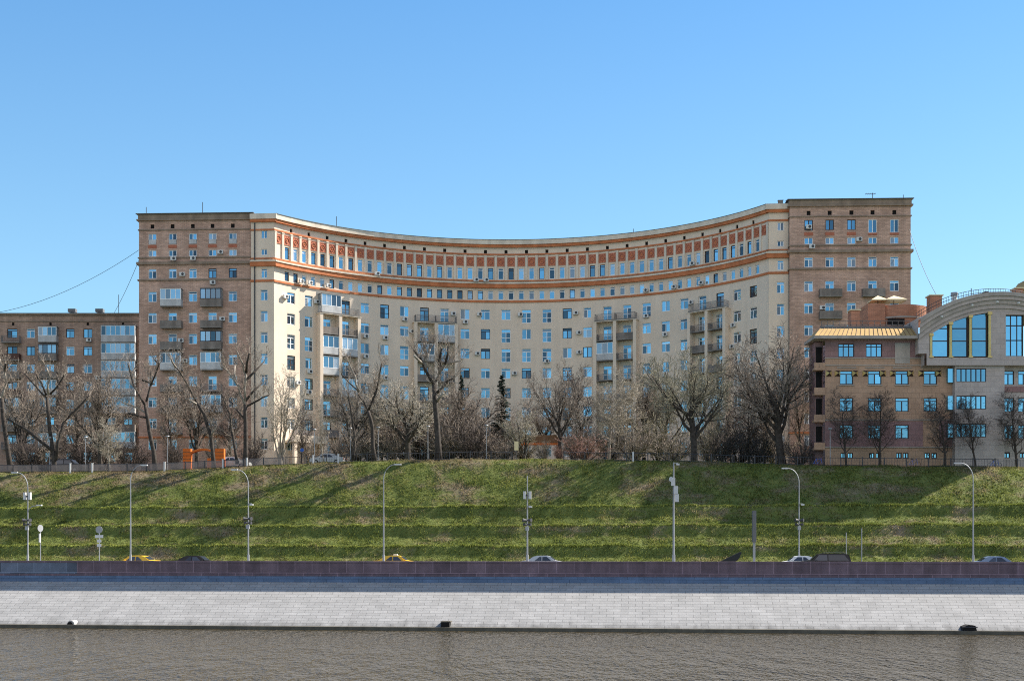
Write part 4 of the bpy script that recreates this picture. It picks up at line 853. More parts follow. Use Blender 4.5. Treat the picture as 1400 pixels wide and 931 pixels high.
TREES = [
 (138, 180, 490, 84, 'fan', 1, 'bark', 'twig', 'wide bare tree against the low brick block, right of a pollarded one'),
 (100, 190, 505, 74, 'upright', 2, 'bark', 'twig', 'bare tree with upright twigs half hidden behind the pollarded tree at the left edge'),
 (28, 188, 505, 80, 'fan', 3, 'bark', 'twig', 'bare tree with a rounded crown beside the left photo edge'),
 (150, 174, 570, 36, 'upright', 4, 'bark_pale', 'twig_pale', 'small pale sapling in front of the low brick block'),
 (238, 184, 512, 60, 'upright', 5, 'bark', 'twig', 'slim bare tree behind the fence left of the orange pavilion'),
 (268, 190, 500, 70, 'fan', 1, 'bark', 'twig', 'bare tree rising behind the orange pavilion'),
 (318, 189, 525, 60, 'upright', 2, 'bark', 'twig_dark', 'dark bare tree against the left brick tower'),
 (384, 176, 502, 66, 'multi', 6, 'bark_pale', 'twig_pale', 'pale multi-stemmed tree before the sunlit end of the curved wall'),
 (412, 184, 545, 36, 'upright', 4, 'bark', 'twig_dark', 'thin dark tree in front of the entrance porch'),
 (442, 176, 540, 28, 'upright', 5, 'bark_pale', 'twig_pale', 'slender sapling with a pale stem right of the porch'),
 (481, 177, 515, 72, 'fan', 3, 'bark', 'twig', 'bare tree with rising limbs left of the first tall pollarded tree mid-park'),
 (558, 176, 505, 112, 'fan', 7, 'bark', 'twig_pale', 'broad fan-shaped bare tree left of the tallest pollarded trunk'),
 (536, 193, 535, 100, 'fan', 1, 'bark', 'twig', 'bushy bare tree close to the curved wall behind the fan-shaped one'),
 (632, 186, 518, 104, 'fan', 3, 'bark', 'twig', 'dense bare tree right of the tallest pollarded trunk'),
 (662, 192, 556, 100, 'fan', 7, 'bark', 'twig', 'dense bare tree left of the dark spruce'),
 (700, 186, 575, 70, 'upright', 2, 'bark', 'twig', 'bare tree directly in front of the dark spruce'),
 (718, 174, 562, 74, 'multi', 8, 'bark', 'twig_pale', 'low pale tree with fanned branches below the dark spruce'),
 (766, 180, 488, 84, 'fan', 9, 'bark', 'twig', 'tall open bare tree with a forked crown in the middle of the park'),
 (801, 189, 500, 74, 'upright', 5, 'bark', 'twig_dark', 'dark upright bare tree behind the reddish bush'),
 (832, 180, 508, 56, 'upright', 10, 'bark_pale', 'twig_pale', 'pale birch-like tree right of the reddish bush'),
 (858, 184, 500, 60, 'upright', 4, 'bark_pale', 'twig_pale', 'pale birch-like tree next to the third balcony bay'),
 (880, 192, 492, 70, 'fan', 1, 'bark', 'twig', 'grey bare tree behind the pale birch-like pair'),
 (949, 172, 468, 150, 'fan', 9, 'bark', 'twig_olive', 'largest spreading tree with olive tinted crown and single dark trunk'),
 (912, 191, 505, 80, 'fan', 3, 'bark', 'twig_olive', 'bare tree behind the left half of the largest spreading tree'),
 (1000, 180, 545, 66, 'upright', 10, 'bark', 'twig_dark', 'dark narrow tree right of the largest spreading tree'),
 (1024, 184, 528, 66, 'upright', 2, 'bark', 'twig_dark', 'dark narrow tree left of the leaning double trunk'),
 (1071, 173, 446, 130, 'fan', 14, 'bark', 'twig', 'tall tree with leaning dark trunk in front of the right brick tower'),
 (1045, 190, 500, 70, 'fan', 1, 'bark', 'twig', 'grey tree close to the wall behind the leaning tree'),
 (1098, 186, 480, 60, 'upright', 5, 'bark', 'twig', 'brownish tree squeezed beside the gold roofed block'),
 (1157, 165.5, 528, 46, 'upright', 10, 'bark', 'twig_dark', 'young dark tree at the left corner of the gold roofed block'),
 (1203, 165.5, 532, 50, 'upright', 2, 'bark', 'twig_dark', 'young dark tree below the second window column of the stone block'),
 (1292, 165, 540, 54, 'upright', 4, 'bark', 'twig_dark', 'young dark tree before the left edge of the grey stone bay'),
 (1334, 165, 536, 54, 'upright', 5, 'bark', 'twig_dark', 'young dark tree before the strip windows of the grey bay'),
 (1391, 164, 530, 56, 'upright', 10, 'bark', 'twig_dark', 'young dark tree at the right photo edge'),
 (590, 195, 540, 90, 'fan', 9, 'bark', 'twig', 'low crowned tree hidden behind the tallest pollarded trunk'),
 (745, 193, 540, 70, 'fan', 7, 'bark', 'twig', 'grey tree against the wall right of the dark spruce'),
]
for px, Y, yt, w, k, sd, tm, cm, lab in TREES: plant('bare_tree', px, Y, yt, w, k, sd, tm, cm, lab)
SHR = [
 (800, 175, 588, 62, 21, 'twig_red', 'round reddish bush behind the crest of the bank'), (764, 174, 606, 20, 22, 'twig_red', 'small clipped reddish bush left of the large reddish one'),
 (922, 178, 582, 70, 21, 'twig', 'brownish bush beside the trunk of the largest tree'), (985, 176, 580, 60, 23, 'twig_dark', 'dark dense bush right of the largest tree'),
 (505, 184, 575, 60, 22, 'twig', 'tan bush under the pollarded tree mid-park'), (535, 182, 560, 70, 23, 'twig', 'tall tan bush left of the fan-shaped tree'), (612, 182, 560, 80, 21, 'twig', 'tall tan bush behind the tallest pollarded trunk'),
 (648, 180, 570, 74, 22, 'twig_dark', 'dark bush left of the park lamp'), (690, 180, 592, 60, 23, 'twig', 'tan bush below the spruce'), (742, 176, 600, 30, 22, 'twig', 'low tan bush beside the timber shelter'),
 (868, 178, 575, 70, 23, 'twig', 'grey bush under the pale birch-like trees'), (1035, 177, 585, 60, 22, 'twig_dark', 'dark bush left of the leaning trunk'), (1010, 185, 570, 70, 21, 'twig_dark', 'dark bush below the narrow trees'),
 (465, 186, 585, 50, 22, 'twig', 'tan bush right of the porch'), (180, 184, 590, 60, 21, 'twig_dark', 'dark bush before the low brick block'), (110, 186, 588, 60, 23, 'twig_dark', 'dark bush left of the sapling'), (345, 184, 588, 44, 22, 'twig_dark', 'dark bush right of the orange pavilion'), (238, 180, 595, 40, 23, 'twig_dark', 'dark bush left of the orange pavilion'),
 (1095, 172, 590, 50, 21, 'twig_dark', 'dark bush right of the leaning trunk'), (35, 184, 592, 60, 22, 'twig_dark', 'dark bush at the left photo edge'), (575, 188, 560, 80, 21, 'twig', 'tan bush between the fan-shaped tree and the wall'), (835, 187, 570, 70, 21, 'twig', 'tan bush behind the large reddish one'), (425, 190, 590, 40, 23, 'twig', 'thin bush in front of the first balcony bay'),
 (552, 187, 545, 90, 23, 'twig', 'tall tan thicket left of the fan-shaped tree trunk'), (600, 190, 548, 90, 22, 'twig', 'tall tan thicket right behind the tallest trunk'), (640, 184, 545, 80, 21, 'twig', 'pale thicket right of the tallest trunk'), (672, 186, 590, 60, 23, 'twig', 'thicket left under the tallest spruce'),
 (490, 190, 560, 60, 21, 'twig', 'tan thicket beneath the wide forked pollarded tree'), (900, 186, 560, 70, 22, 'twig_olive', 'olive thicket left of the largest tree'), (970, 186, 560, 70, 23, 'twig_olive', 'olive thicket right of the largest tree trunk'), (1060, 184, 570, 60, 21, 'twig', 'tan thicket behind the leaning trunk'), (785, 187, 570, 60, 23, 'twig', 'grey thicket behind the forked open tree'), (715, 189, 590, 50, 21, 'twig_pale', 'pale thicket behind the timber shelter'), (300, 186, 590, 50, 23, 'twig', 'tan bush right behind the pavilion'), (62, 186, 580, 60, 21, 'twig', 'tan bush behind the pollarded tree of the left corner'), (140, 188, 575, 60, 22, 'twig', 'tan bush at the foot of the wide bare tree')]
for px, Y, yt, w, sd, cm, lab in SHR: plant('bare_shrub', px, Y, yt, w, 'shrub', sd, 'bark', cm, lab, 'shrub', 'bare shrubs in the park')
# pollarded trees: limbs traced joint by joint, given depth and thickness
def z8(x, y, o=(180, 440), s=4.432): return (x / s + o[0], y / s + o[1])
def z7(x, y): return z8(x, y, (0, 410), 3.877)
def zA(x, y): return z8(x, y, (420, 440), 4.432)
POL = [
 (172, z7, [[(60, 890), (20, 650), (10, 520)], [(10, 520), (35, 440), (20, 360), (0, 310)], [(25, 375), (45, 340)], [(35, 440), (90, 420)], [(12, 560), (-30, 480), (-40, 380)]], .36, 'thick pollarded tree at the left photo edge'),
 (173, z7, [[(290, 880), (265, 700), (250, 520)], [(250, 520), (200, 470), (130, 390)], [(245, 505), (215, 430), (200, 400)], [(255, 500), (275, 420), (270, 370)], [(265, 500), (330, 430), (355, 400)], [(295, 850), (330, 650), (390, 580), (460, 500)], [(263, 620), (230, 570), (200, 545)], [(280, 800), (150, 690), (60, 635)]], .34, 'pollarded tree with several pale limbs before the low brick block'),
 (173, z7, [[(825, 870), (790, 690), (770, 560)], [(770, 560), (700, 450), (660, 330)], [(715, 470), (660, 430)], [(775, 540), (795, 450), (790, 370)], [(795, 450), (850, 340), (832, 325)], [(775, 600), (700, 560), (650, 545)], [(778, 625), (690, 604)], [(745, 420), (800, 440)]], .34, 'pollarded tree with three cut limbs at the left corner of the brick tower'),
 (175, z8, [[(500, 855), (480, 690), (440, 560), (390, 480)], [(390, 480), (330, 350), (285, 275)], [(400, 500), (340, 470)], [(320, 330), (265, 290)], [(295, 290), (290, 250)], [(480, 700), (530, 640)]], .3, 'leaning pollarded trunk in front of the orange pavilion'),
 (174, z8, [[(690, 855), (690, 620), (688, 500)], [(688, 500), (650, 390), (590, 300), (560, 280)], [(640, 370), (612, 255)], [(690, 480), (700, 330), (690, 270), (655, 190)], [(700, 310), (740, 205)], [(705, 350), (790, 235)], [(692, 515), (770, 470), (830, 440)], [(688, 590), (630, 530), (610, 520)], [(690, 480), (780, 365)], [(640, 860), (610, 700), (590, 580), (530, 430)]], .36, 'tall pollarded tree with many upright limbs before the left brick tower'),
 (174, zA, [[(410, 845), (395, 640), (370, 540)], [(370, 540), (340, 480), (300, 410), (200, 310)], [(310, 420), (290, 330), (250, 240)], [(372, 535), (420, 430), (440, 350), (460, 265)], [(270, 845), (290, 700), (270, 560), (250, 430)], [(430, 400), (405, 440)]], .32, 'pollarded tree with a wide fork left of the fan-shaped tree'),
 (172, zA, [[(797, 840), (785, 600), (770, 380)], [(770, 380), (720, 300), (690, 230), (650, 185)], [(718, 300), (725, 200), (705, 135)], [(722, 250), (745, 170)], [(765, 375), (800, 310), (790, 220)], [(795, 315), (840, 250), (935, 235)], [(815, 285), (800, 230), (815, 160)], [(835, 255), (855, 145)], [(785, 430), (840, 370), (890, 345)], [(788, 480), (830, 440)], [(700, 260), (660, 230)]], .46, 'tallest thick trunked pollarded tree in the middle of the park'),
]
for pi, (Y, zf, polys, r0, lab) in enumerate(POL):
    Y = 156.2 - TILT * (zf(*polys[0][0])[0] - 700) / FPX * 160
    r0 *= .82; b0 = zf(*polys[0][0]); x0 = X(b0[0], Y); g0 = gz(x0, Y); e = tag(empty('pollarded_tree', (x0, Y, g0)), lab, 'tree', 'pollarded trees along the crest'); rr = random.Random(pi)
    T = Tree(pi + 50, M['bark'], M['twig']); T.c = MB(); tw = [dict(), dict(), dict(n=3, t0=.1, ang=.6, len=.6, seg=3, wig=.15, up=.15), dict(n=5, t0=.15, ang=.6, len=.5, rad=.6, seg=2, wig=.2, up=.08), dict(n=3, t0=.1, ang=.6, len=.5, rad=.7, seg=2, wig=.2)]
    lm = MB()
    ends = {}
    for li, pl in enumerate(polys):
        dep0 = 0 if li == 0 else ends.get(min(ends, key=lambda k: (k[0] - pl[0][0]) ** 2 + (k[1] - pl[0][1]) ** 2), 0); dy = 0 if li == 0 else rr.uniform(-2.2, 2.2)
        P3 = []
        for i, q in enumerate(pl):
            a, b = zf(*q); f = i / (len(pl) - 1); z = Z(b, Y) - g0; P3.append(Vector((X(a, Y) - x0, dep0 + dy * f, z)))
            ends[q] = dep0 + dy * f
        if li == 0: P3[0].z = -.4
        # smooth the joints a little
        S = [P3[0]]
        for a, b in zip(P3[:-1], P3[1:]): S += [a.lerp(b, .5) + Vector((rr.gauss(0, .08), rr.gauss(0, .08), 0)), b]
        big = li == 0 or polys[li][0][1] > 780
        ra = r0 if li == 0 else (r0 * .62 if big else r0 * rr.uniform(.42, .56)); rb = ra * (.72 if li == 0 else .6); n = len(S)
        lm.tube(S, [(ra * 1.35 if i == 0 and big else ra + (rb - ra) * i / (n - 1)) for i in range(n)], 9 if li == 0 else 7, M['bark'] if li == 0 else (M['bark_pale'] if rr.random() < .4 else M['bark']), True, M['cutwood'])
        if li:
            for i in range(1, n):
                for _ in range(4):
                    d = Vector((rr.gauss(0, .6), rr.gauss(0, .6), 1)).normalized(); T.branch(S[i], d, rr.uniform(.9, 2.3), .026, 2, tw)
    obj('trunk', lm, e, smooth=True); obj('crown', T.c, e)
# spruces
def spruce(px, Y, ytop, ybase, wpx, lab, seed):
    x = X(px, Y); g = gz(x, Y); H = Z(ytop, Y) - g; e = tag(empty('spruce_tree', (x, Y, g)), lab, 'spruce', 'dark spruces in the park'); r = random.Random(seed)
    t = MB(); t.tube([(0, 0, -.2), (0, 0, H * .97)], [.22, .03], 7, M['bark']); obj('trunk', t, e); c = MB(); W = wpx * Y / 1800 / 2; zb = H * .12
    for i in range(230):
        f = (i + r.random()) / 230; z = zb + (H - zb) * f; L = W * (1 - f) ** .85 * r.uniform(.65, 1.15) + .1; a = r.uniform(0, 6.28); d = Vector((math.cos(a), math.sin(a), 0)); s = Vector((-d.y, d.x, 0)); o = Vector((0, 0, z))
        for k in range(7):
            q = (k + 1) / 7; b = o + d * L * q + Vector((0, 0, -.25 * L * q + .12 * L * q * q)); w = .34 * L * (1.15 - q) + .08
            for sg in (-1, 1):
                tip = b + s * sg * w + d * .18 + Vector((0, 0, r.uniform(-.25, .02))); c.face([b - d * L * .09, b + d * .12, tip], M['needle'])
            c.face([b - s * .06, b + s * .06, b + d * .05 + Vector((0, 0, -r.uniform(.12, .3)))], M['needle'])
    obj('crown', c, e)
spruce(686, 178, 512, 560, 40, 'tallest dark spruce in front of the curved wall', 1); spruce(631, 196, 512, 545, 22, 'slim dark spruce left of the tallest one', 2); spruce(522, 194, 545, 600, 40, 'low dark spruce behind the pollarded tree', 3)

# ------------------------------------------------------------------ fence and park furniture on the crest
def fence(pxa, pxb, dense, label):
    a = X(pxa, 157); b = X(pxb, 157); e = tag(empty('crest_fence', (a, 155.6 - TILT * a, gz(a, 155.6 - TILT * a))), label, 'fence', 'fences along the crest of the bank'); o = e.location.copy()
    W = lambda x, h, dy=0: (x - o.x, 155.6 - TILT * x - o.y + dy, gz(x, 155.6 - TILT * x) + h - o.z)
    N = max(2, int((b - a) / 2.4)); p = MB(); p.box(-.05, .05, -.05, .05, -.2, 1.12, M['metal']); pme_ = p.mesh('post')
    for i in range(N + 1): link(bpy.data.objects.new('post', pme_), e, W(a + (b - a) * i / N, 0))
    xsq = [a + (b - a) * i / (N * 2) for i in range(N * 2 + 1)]; p = MB()
    for h in (.18, 1.0): p.tube([W(x, h) for x in xsq], .032, 4, M['metal'])
    obj('rail', p, e); p = MB(); k = int((b - a) / (.11 if dense else .3))
    for i in range(k): x = a + (b - a) * (i + .5) / k; q = W(x, .18); s = .032 if dense else .014; p.box(q[0] - s, q[0] + s, q[1] - .01, q[1] + .01, q[2], q[2] + .82, M['fencegrey'] if dense else M['metal'])
    obj('picket', p, e)
M['fencegrey'] = mat('grey_brown_railing', (.2, .175, .17), .8, .15, 1.0)
fence(-60, 384, True, 'dense grey picket fence along the left crest of the bank'); fence(388, 700, False, 'thin dark railing along the middle crest'); fence(770, 1470, False, 'thin dark railing along the right crest in shade')
wp = MB(); wp.box(-.09, .09, -.09, .09, -.2, 1.1, M['whitemetal']); wp.box(-.11, .11, -.11, .11, 1.103, 1.16, M['whitemetal']); wme = wp.mesh('marker_post')
for px, lab in ((81, 'white marker post left of the pollarded tree with several limbs'), (113, 'white marker post below the bare tree at the low block'), (217, 'white marker post left of the orange pavilion'), (300, 'white marker post in front of the orange pavilion'), (334, 'white marker post below the tall upright pollarded tree'), (427, 'white marker post right of the porch'), (462, 'white marker post left of the wide forked pollarded tree'), (862, 'white marker post beside the shaded lawn edge')):
    x = X(px, 157); y = 155.1 - TILT * x; o = link(bpy.data.objects.new('marker_post', wme), None, (x, y, gz(x, y))); tag(o, lab, 'post', 'white marker posts on the crest')
lp = [MB(), MB()]; lp[0].tube([(0, 0, -.2), (0, 0, 4.2)], [.05, .04], 8, M['galv']); lp[1].tube([(0, 0, 4.2), (0, 0, 4.32)], [.1, .22], 10, M['galv']); lp[1].tube([(0, 0, 4.323), (0, 0, 4.42)], [.25, .2], 10, M['galv'])
lp = [lp[0].mesh('pole'), lp[1].mesh('lamp_head')]
for px, lab in ((68, 'park lamp left of the pollarded tree at the low brick block'), (117, 'park lamp under the bare tree at the low brick block'), (229, 'park lamp left of the orange pavilion'), (430, 'park lamp right of the porch'), (479, 'park lamp left of the wide forked pollarded tree'), (517, 'park lamp right of the wide forked pollarded trunk'), (585, 'park lamp left of the tallest pollarded trunk'), (665, 'park lamp below the spruce'), (1135, 'park lamp at the left corner of the stone block')):
    Y = 162 if px < 1000 else 152; x = X(px, Y); e = tag(empty('park_lamp', (x, Y, gz(x, Y))), lab, 'park lamp', 'slim park lamps behind the crest')
    for n_, me_ in zip(('pole', 'lamp_head'), lp): link(bpy.data.objects.new(n_, me_), e)
# orange pavilion
Y = 167; x = X(279, Y); e = tag(empty('orange_pavilion', (x, Y, gz(x, Y))), 'bright orange pavilion frame with curved top behind the picket fence', 'pavilion')
for i, (a, b) in enumerate(((-2.6, -1.6), (1.5, 2.6))):
    p = MB(); p.box(a, b, -.4, .4, -.3, 2.7, M['orange'])
    for k in range(6): p.box(a - .02, b + .02, -.44, -.41, .1 + k * .42, .16 + k * .42, M['timber'])
    obj('side_tower', p, e)
p = MB(); n = 12
for i in range(n):
    a = -1.6 + 3.1 * i / n; b = -1.6 + 3.1 * (i + 1) / n; h = lambda q: 2.3 + .42 * (1 - ((q + .05) / 1.55) ** 2); p.face([(a, -.35, h(a) - .25), (b, -.35, h(b) - .25), (b, -.35, h(b)), (a, -.35, h(a))], M['orange']); p.face([(a, -.35, h(a)), (b, -.35, h(b)), (b, .35, h(b)), (a, .35, h(a))], M['orange']); p.face([(a, .35, h(a) - .25), (a, .35, h(a)), (b, .35, h(b)), (b, .35, h(b) - .25)], M['orange'])
obj('arched_beam', p, e)
p = MB(); p.box(.45, 1.0, -.2, .2, -.2, 1.5, M['orange']); p.box(-1.3, 1.3, .0, .3, .35, .45, M['timber']); obj('bench', p, e)
# timber shelter
Y = 172; x = X(738, Y); e = tag(empty('timber_shelter', (x, Y, gz(x, Y))), 'low brown timber shelter with orange beam under the trees', 'shelter')
p = MB(); p.prism([(-2.6, 2.2), (2.6, 2.2), (2.1, 3.3), (-2.1, 3.3)], -1.4, 1.4, M['timber']); obj('roof', p, e)
for px_ in (-2.3, 2.3):
    for y_ in (-1.2, 1.2): p = MB(); p.box(px_ - .09, px_ + .09, y_ - .09, y_ + .09, -.3, 2.197, M['timber']); obj('post', p, e)
p = MB(); p.box(-2.5, 2.5, -1.55, -1.403, 2.0, 2.25, M['orange']); obj('beam', p, e)
Y = 162; x = X(706, Y); e = tag(empty('park_notice', (x, Y, gz(x, Y))), 'small pale yellow notice board on a post left of the timber shelter', 'sign'); p = MB(); p.tube([(0, 0, -.2), (0, 0, 1.9)], .04, 6, M['metal']); obj('post', p, e); p = MB(); p.box(-.26, .26, -.06, -.03, 1.3, 2.4, M['canvas']); obj('board', p, e)
# blue round sign at the porch
Y = 175; x = X(413, Y); e = tag(empty('blue_sign', (x, Y, gz(x, Y))), 'round blue sign on a short post beside the porch', 'sign'); p = MB(); p.tube([(0, 0, -.2), (0, 0, 2.0)], .035, 6, M['metal']); obj('post', p, e); p = MB(); p.tube([(0, -.04, 2.1), (0, -.06, 2.1)], .25, 16, M['blue']); obj('disc', p, e)
# parked bicycles at the right fence
def bicycle(px, lab):
    Y = 151.6; x = X(px, Y); e = tag(empty('bicycle', (x, Y, gz(x, Y)), .15), lab, 'bicycle', 'bicycles parked at the stone block')
    for sx in (-.52, .52):
        p = MB(); p.tube([(sx + .33 * math.cos(a * math.pi / 9), 0, .34 + .33 * math.sin(a * math.pi / 9)) for a in range(19)], .022, 5, M['rubber'], cap=False)
        for a in range(6): p.tube([(sx, 0, .34), (sx + .32 * math.cos(a * math.pi / 3), 0, .34 + .32 * math.sin(a * math.pi / 3))], .006, 3, M['galv'])
        obj('wheel', p, e)
    p = MB()
    for q in ([(-.52, 0, .34), (-.18, 0, .85), (.42, 0, .8), (-.05, 0, .3), (-.52, 0, .34)], [(.52, 0, .34), (.38, 0, .98)], [(-.05, 0, .3), (-.2, 0, .92)]): p.tube(q, .022, 5, M['blue'])
    obj('bicycle_frame', p, e); p = MB(); p.box(-.32, -.08, -.07, .07, .92, .98, M['rubber']); obj('saddle', p, e); p = MB(); p.tube([(.36, -.28, 1.0), (.38, 0, .99), (.36, .28, 1.0)], .018, 5, M['metal']); obj('handlebar', p, e)
bicycle(1118, 'blue bicycle left of the park lamp at the stone block'); bicycle(1249, 'blue bicycle below the middle of the stone block'); bicycle(1360, 'blue bicycle before the recessed end of the stone block')

# ------------------------------------------------------------------ embankment lamps, signs and cars
def pole_top(ytop, d): return Z(ytop, 120 + d) - .13
def lamp_arm(e, H, side, L=1.15, rise=.0, name='lamp_arm'):
    p = MB(); pts = [(0, 0, H - 1.5)] + [(side * L * (1 - math.cos(t)), 0, H - 1.5 + 1.5 * math.sin(t)) for t in np.linspace(.15, 1.5, 8)]; p.tube(pts, [.045] * len(pts), 7, M['galv']); obj(name, p, e)
    p = MB(); x = side * L * .95; p.box(min(x, x + side * .66), max(x, x + side * .66), -.12, .12, H - .05, H + .07, M['whitemetal']); o = obj('lamp_head', p, e)
    q = MB(); q.box(min(x + side * .08, x + side * .58), max(x + side * .08, x + side * .58), -.09, .09, H - .075, H - .053, M['lamp']); obj('lens', q, o)
def pole(px, ytop, lab, extras=(), arm=None, d=9.0, r=.085, grp='tall lamp posts along the parapet', cat='street lamp', name='street_lamp'):
    b = bx(px, d); x, y = bank(b, d); H = Z(ytop, y) - .13; e = tag(empty(name, (x, y, .13), ANG), lab, cat, grp); k = y / 1800
    p = MB(); top = H - (1.5 if arm else 0); p.tube([(0, 0, 0), (0, 0, top)], [r, r * .55], 10, M['galv']); obj('pole', p, e)
    p = MB(); p.tube([(0, 0, 0), (0, 0, 1.5)], r * 1.35, 10, M['galv']); obj('pole_base', p, e)
    if arm: lamp_arm(e, H, arm)
    for kind, py, dx in extras:
        z = Z(py, y) - .13; p = MB()
        if kind == 'horns':
            for sx in (-1, 1): p.tube([(0, -.1, z), (sx * .42, -.3, z)], [.06, .2], 10, M['metal']); p.tube([(0, -.1, z - .42), (sx * .38, -.2, z - .42)], [.06, .17], 10, M['metal'])
            p.box(-.16, .16, -.3, -.05, z - 1.0, z - .6, M['galv']); obj('loudspeaker', p, e)
        elif kind == 'boxes': p.box(-.38, -.14, -.25, .05, z, z + .75, M['whitemetal']); p.box(.14, .38, -.25, .05, z, z + .75, M['whitemetal']); p.box(-.14, .14, -.05, .05, z + .3, z + .42, M['metal']); obj('antenna_panel', p, e)
        elif kind == 'box': p.box(dx - .2, dx + .2, -.3, -.05, z, z + .75, M['whitemetal']); obj('equipment_box', p, e)
        elif kind == 'camera': p.box(min(0, dx), max(0, dx), -.05, .05, z + .02, z + .08, M['galv']); p.box(dx - .16, dx + .16, -.2, .05, z - .13, z + .017, M['whitemetal']); obj('camera', p, e)
        elif kind == 'dish': p.tube([(dx, 0, z), (dx - .15, -.25, z)], [.1, .24], 12, M['whitemetal']); obj('dish', p, e)
        elif kind == 'arm2': p.tube([(0, 0, z - .9), (.12, 0, z - .35), (.5, 0, z - .05), (1.1, 0, z)], .045, 6, M['galv']); p.box(.95, 1.5, -.12, .12, z - .03, z + .1, M['whitemetal']); obj('lower_lamp', p, e)
    return e
pole(38, 646, 'lamp post with antenna boxes, loudspeakers and a second lower lamp', [('boxes', 683, 0), ('horns', 711, 0), ('arm2', 691, 0)], -1)
pole(178.5, 636, 'plain tall lamp post above the yellow taxi', [], 1)
pole(339.5, 642, 'lamp post with dark loudspeakers right of the black saloon', [('horns', 709, 0), ('camera', 689, .35)], -1)
pole(524.5, 635, 'plain tall lamp post beside the yellow car roof', [], 1)
pole(721, 650, 'thin mast with twin antenna boxes and loudspeakers near the centre', [('boxes', 682, 0), ('horns', 711, 0), ('camera', 692, .3)], None, r=.09, name='antenna_mast', cat='mast')
pole(921, 632, 'pale mast carrying white equipment boxes and a dish', [('dish', 655, -.1), ('box', 675, .22), ('box', 664, -.05), ('box', 686, .3), ('camera', 634, .4)], None, r=.12, name='antenna_mast', cat='mast')
pole(1092.5, 640, 'lamp post with loudspeakers behind the black estate car', [('horns', 711, 0), ('camera', 689, .35)], -1, d=17.4)
pole(1330.5, 633, 'plain tall lamp post left of the blue grey car', [], -1)
def sign(px, ytop, lab, edge, plates):
    d = 9.0; x, y = bank(bx(px, d), d); H = Z(ytop, y) - .13; e = tag(empty('road_sign', (x, y, .13), ANG), lab, 'road sign', 'road signs behind the parapet')
    p = MB(); p.tube([(0, .05, 0), (0, .05, H - .05)], .05, 8, M['galv']); obj('post', p, e)
    c, s = (math.cos(1.2), math.sin(1.2)) if edge else (1, 0); p = MB()
    p.tube([(0, 0, H - .36), (s * .03, -.03 * c, H - .36)], .36, 20, M['galv']); obj('disc', p, e)
    if edge: p = MB(); p.box(-.04, .06, -.25, .0, H - 1.8, H - .9, M['whitemetal']); obj('plate', p, e)
    for k in range(plates): p = MB(); wd = .42 if k == 0 else .22; p.box(-wd, wd, -.03, -.002, H - 1.2 - k * .45, H - .9 - k * .45, M['whitemetal']); obj('plate', p, e)
sign(55, 717, 'round road sign seen almost edge on', True, 0); sign(135.5, 719, 'round grey-backed road sign with white plates below', False, 3)
d = 8.8; x, y = bank(bx(1031, d), d); H = Z(698, y) - .13; e = tag(empty('information_pillar', (x, y, .13), ANG), 'dark upright information panel on a pale post seen edge on', 'panel')
p = MB(); p.box(-.16, .16, -.7, .7, H - 3.0, H, M['roofgrey']); obj('panel', p, e); p = MB(); p.box(-.11, .11, -.2, .2, 0, H - 3.003, M['galv']); obj('post', p, e)
for px, yt, lab in ((1157, 728, 'thin short grey post right of the black estate car'), (1178, 722, 'thin taller grey post right of the short one')):
    d = 15.5 if px < 1170 else 15.9; d = 17.8; x, y = bank(bx(px, d), d); z0 = gz(x, y); p = MB(); p.tube([(0, 0, -.1), (0, 0, Z(yt, y) - z0)], .05, 7, M['galv']); p.tube([(0, 0, Z(yt, y) - z0 + .003), (0, 0, Z(yt, y) - z0 + .06)], .07, 7, M['metal']); tag(obj('slim_post', p, None, (x, y, z0)), lab, 'post', 'thin posts at the foot of the bank')
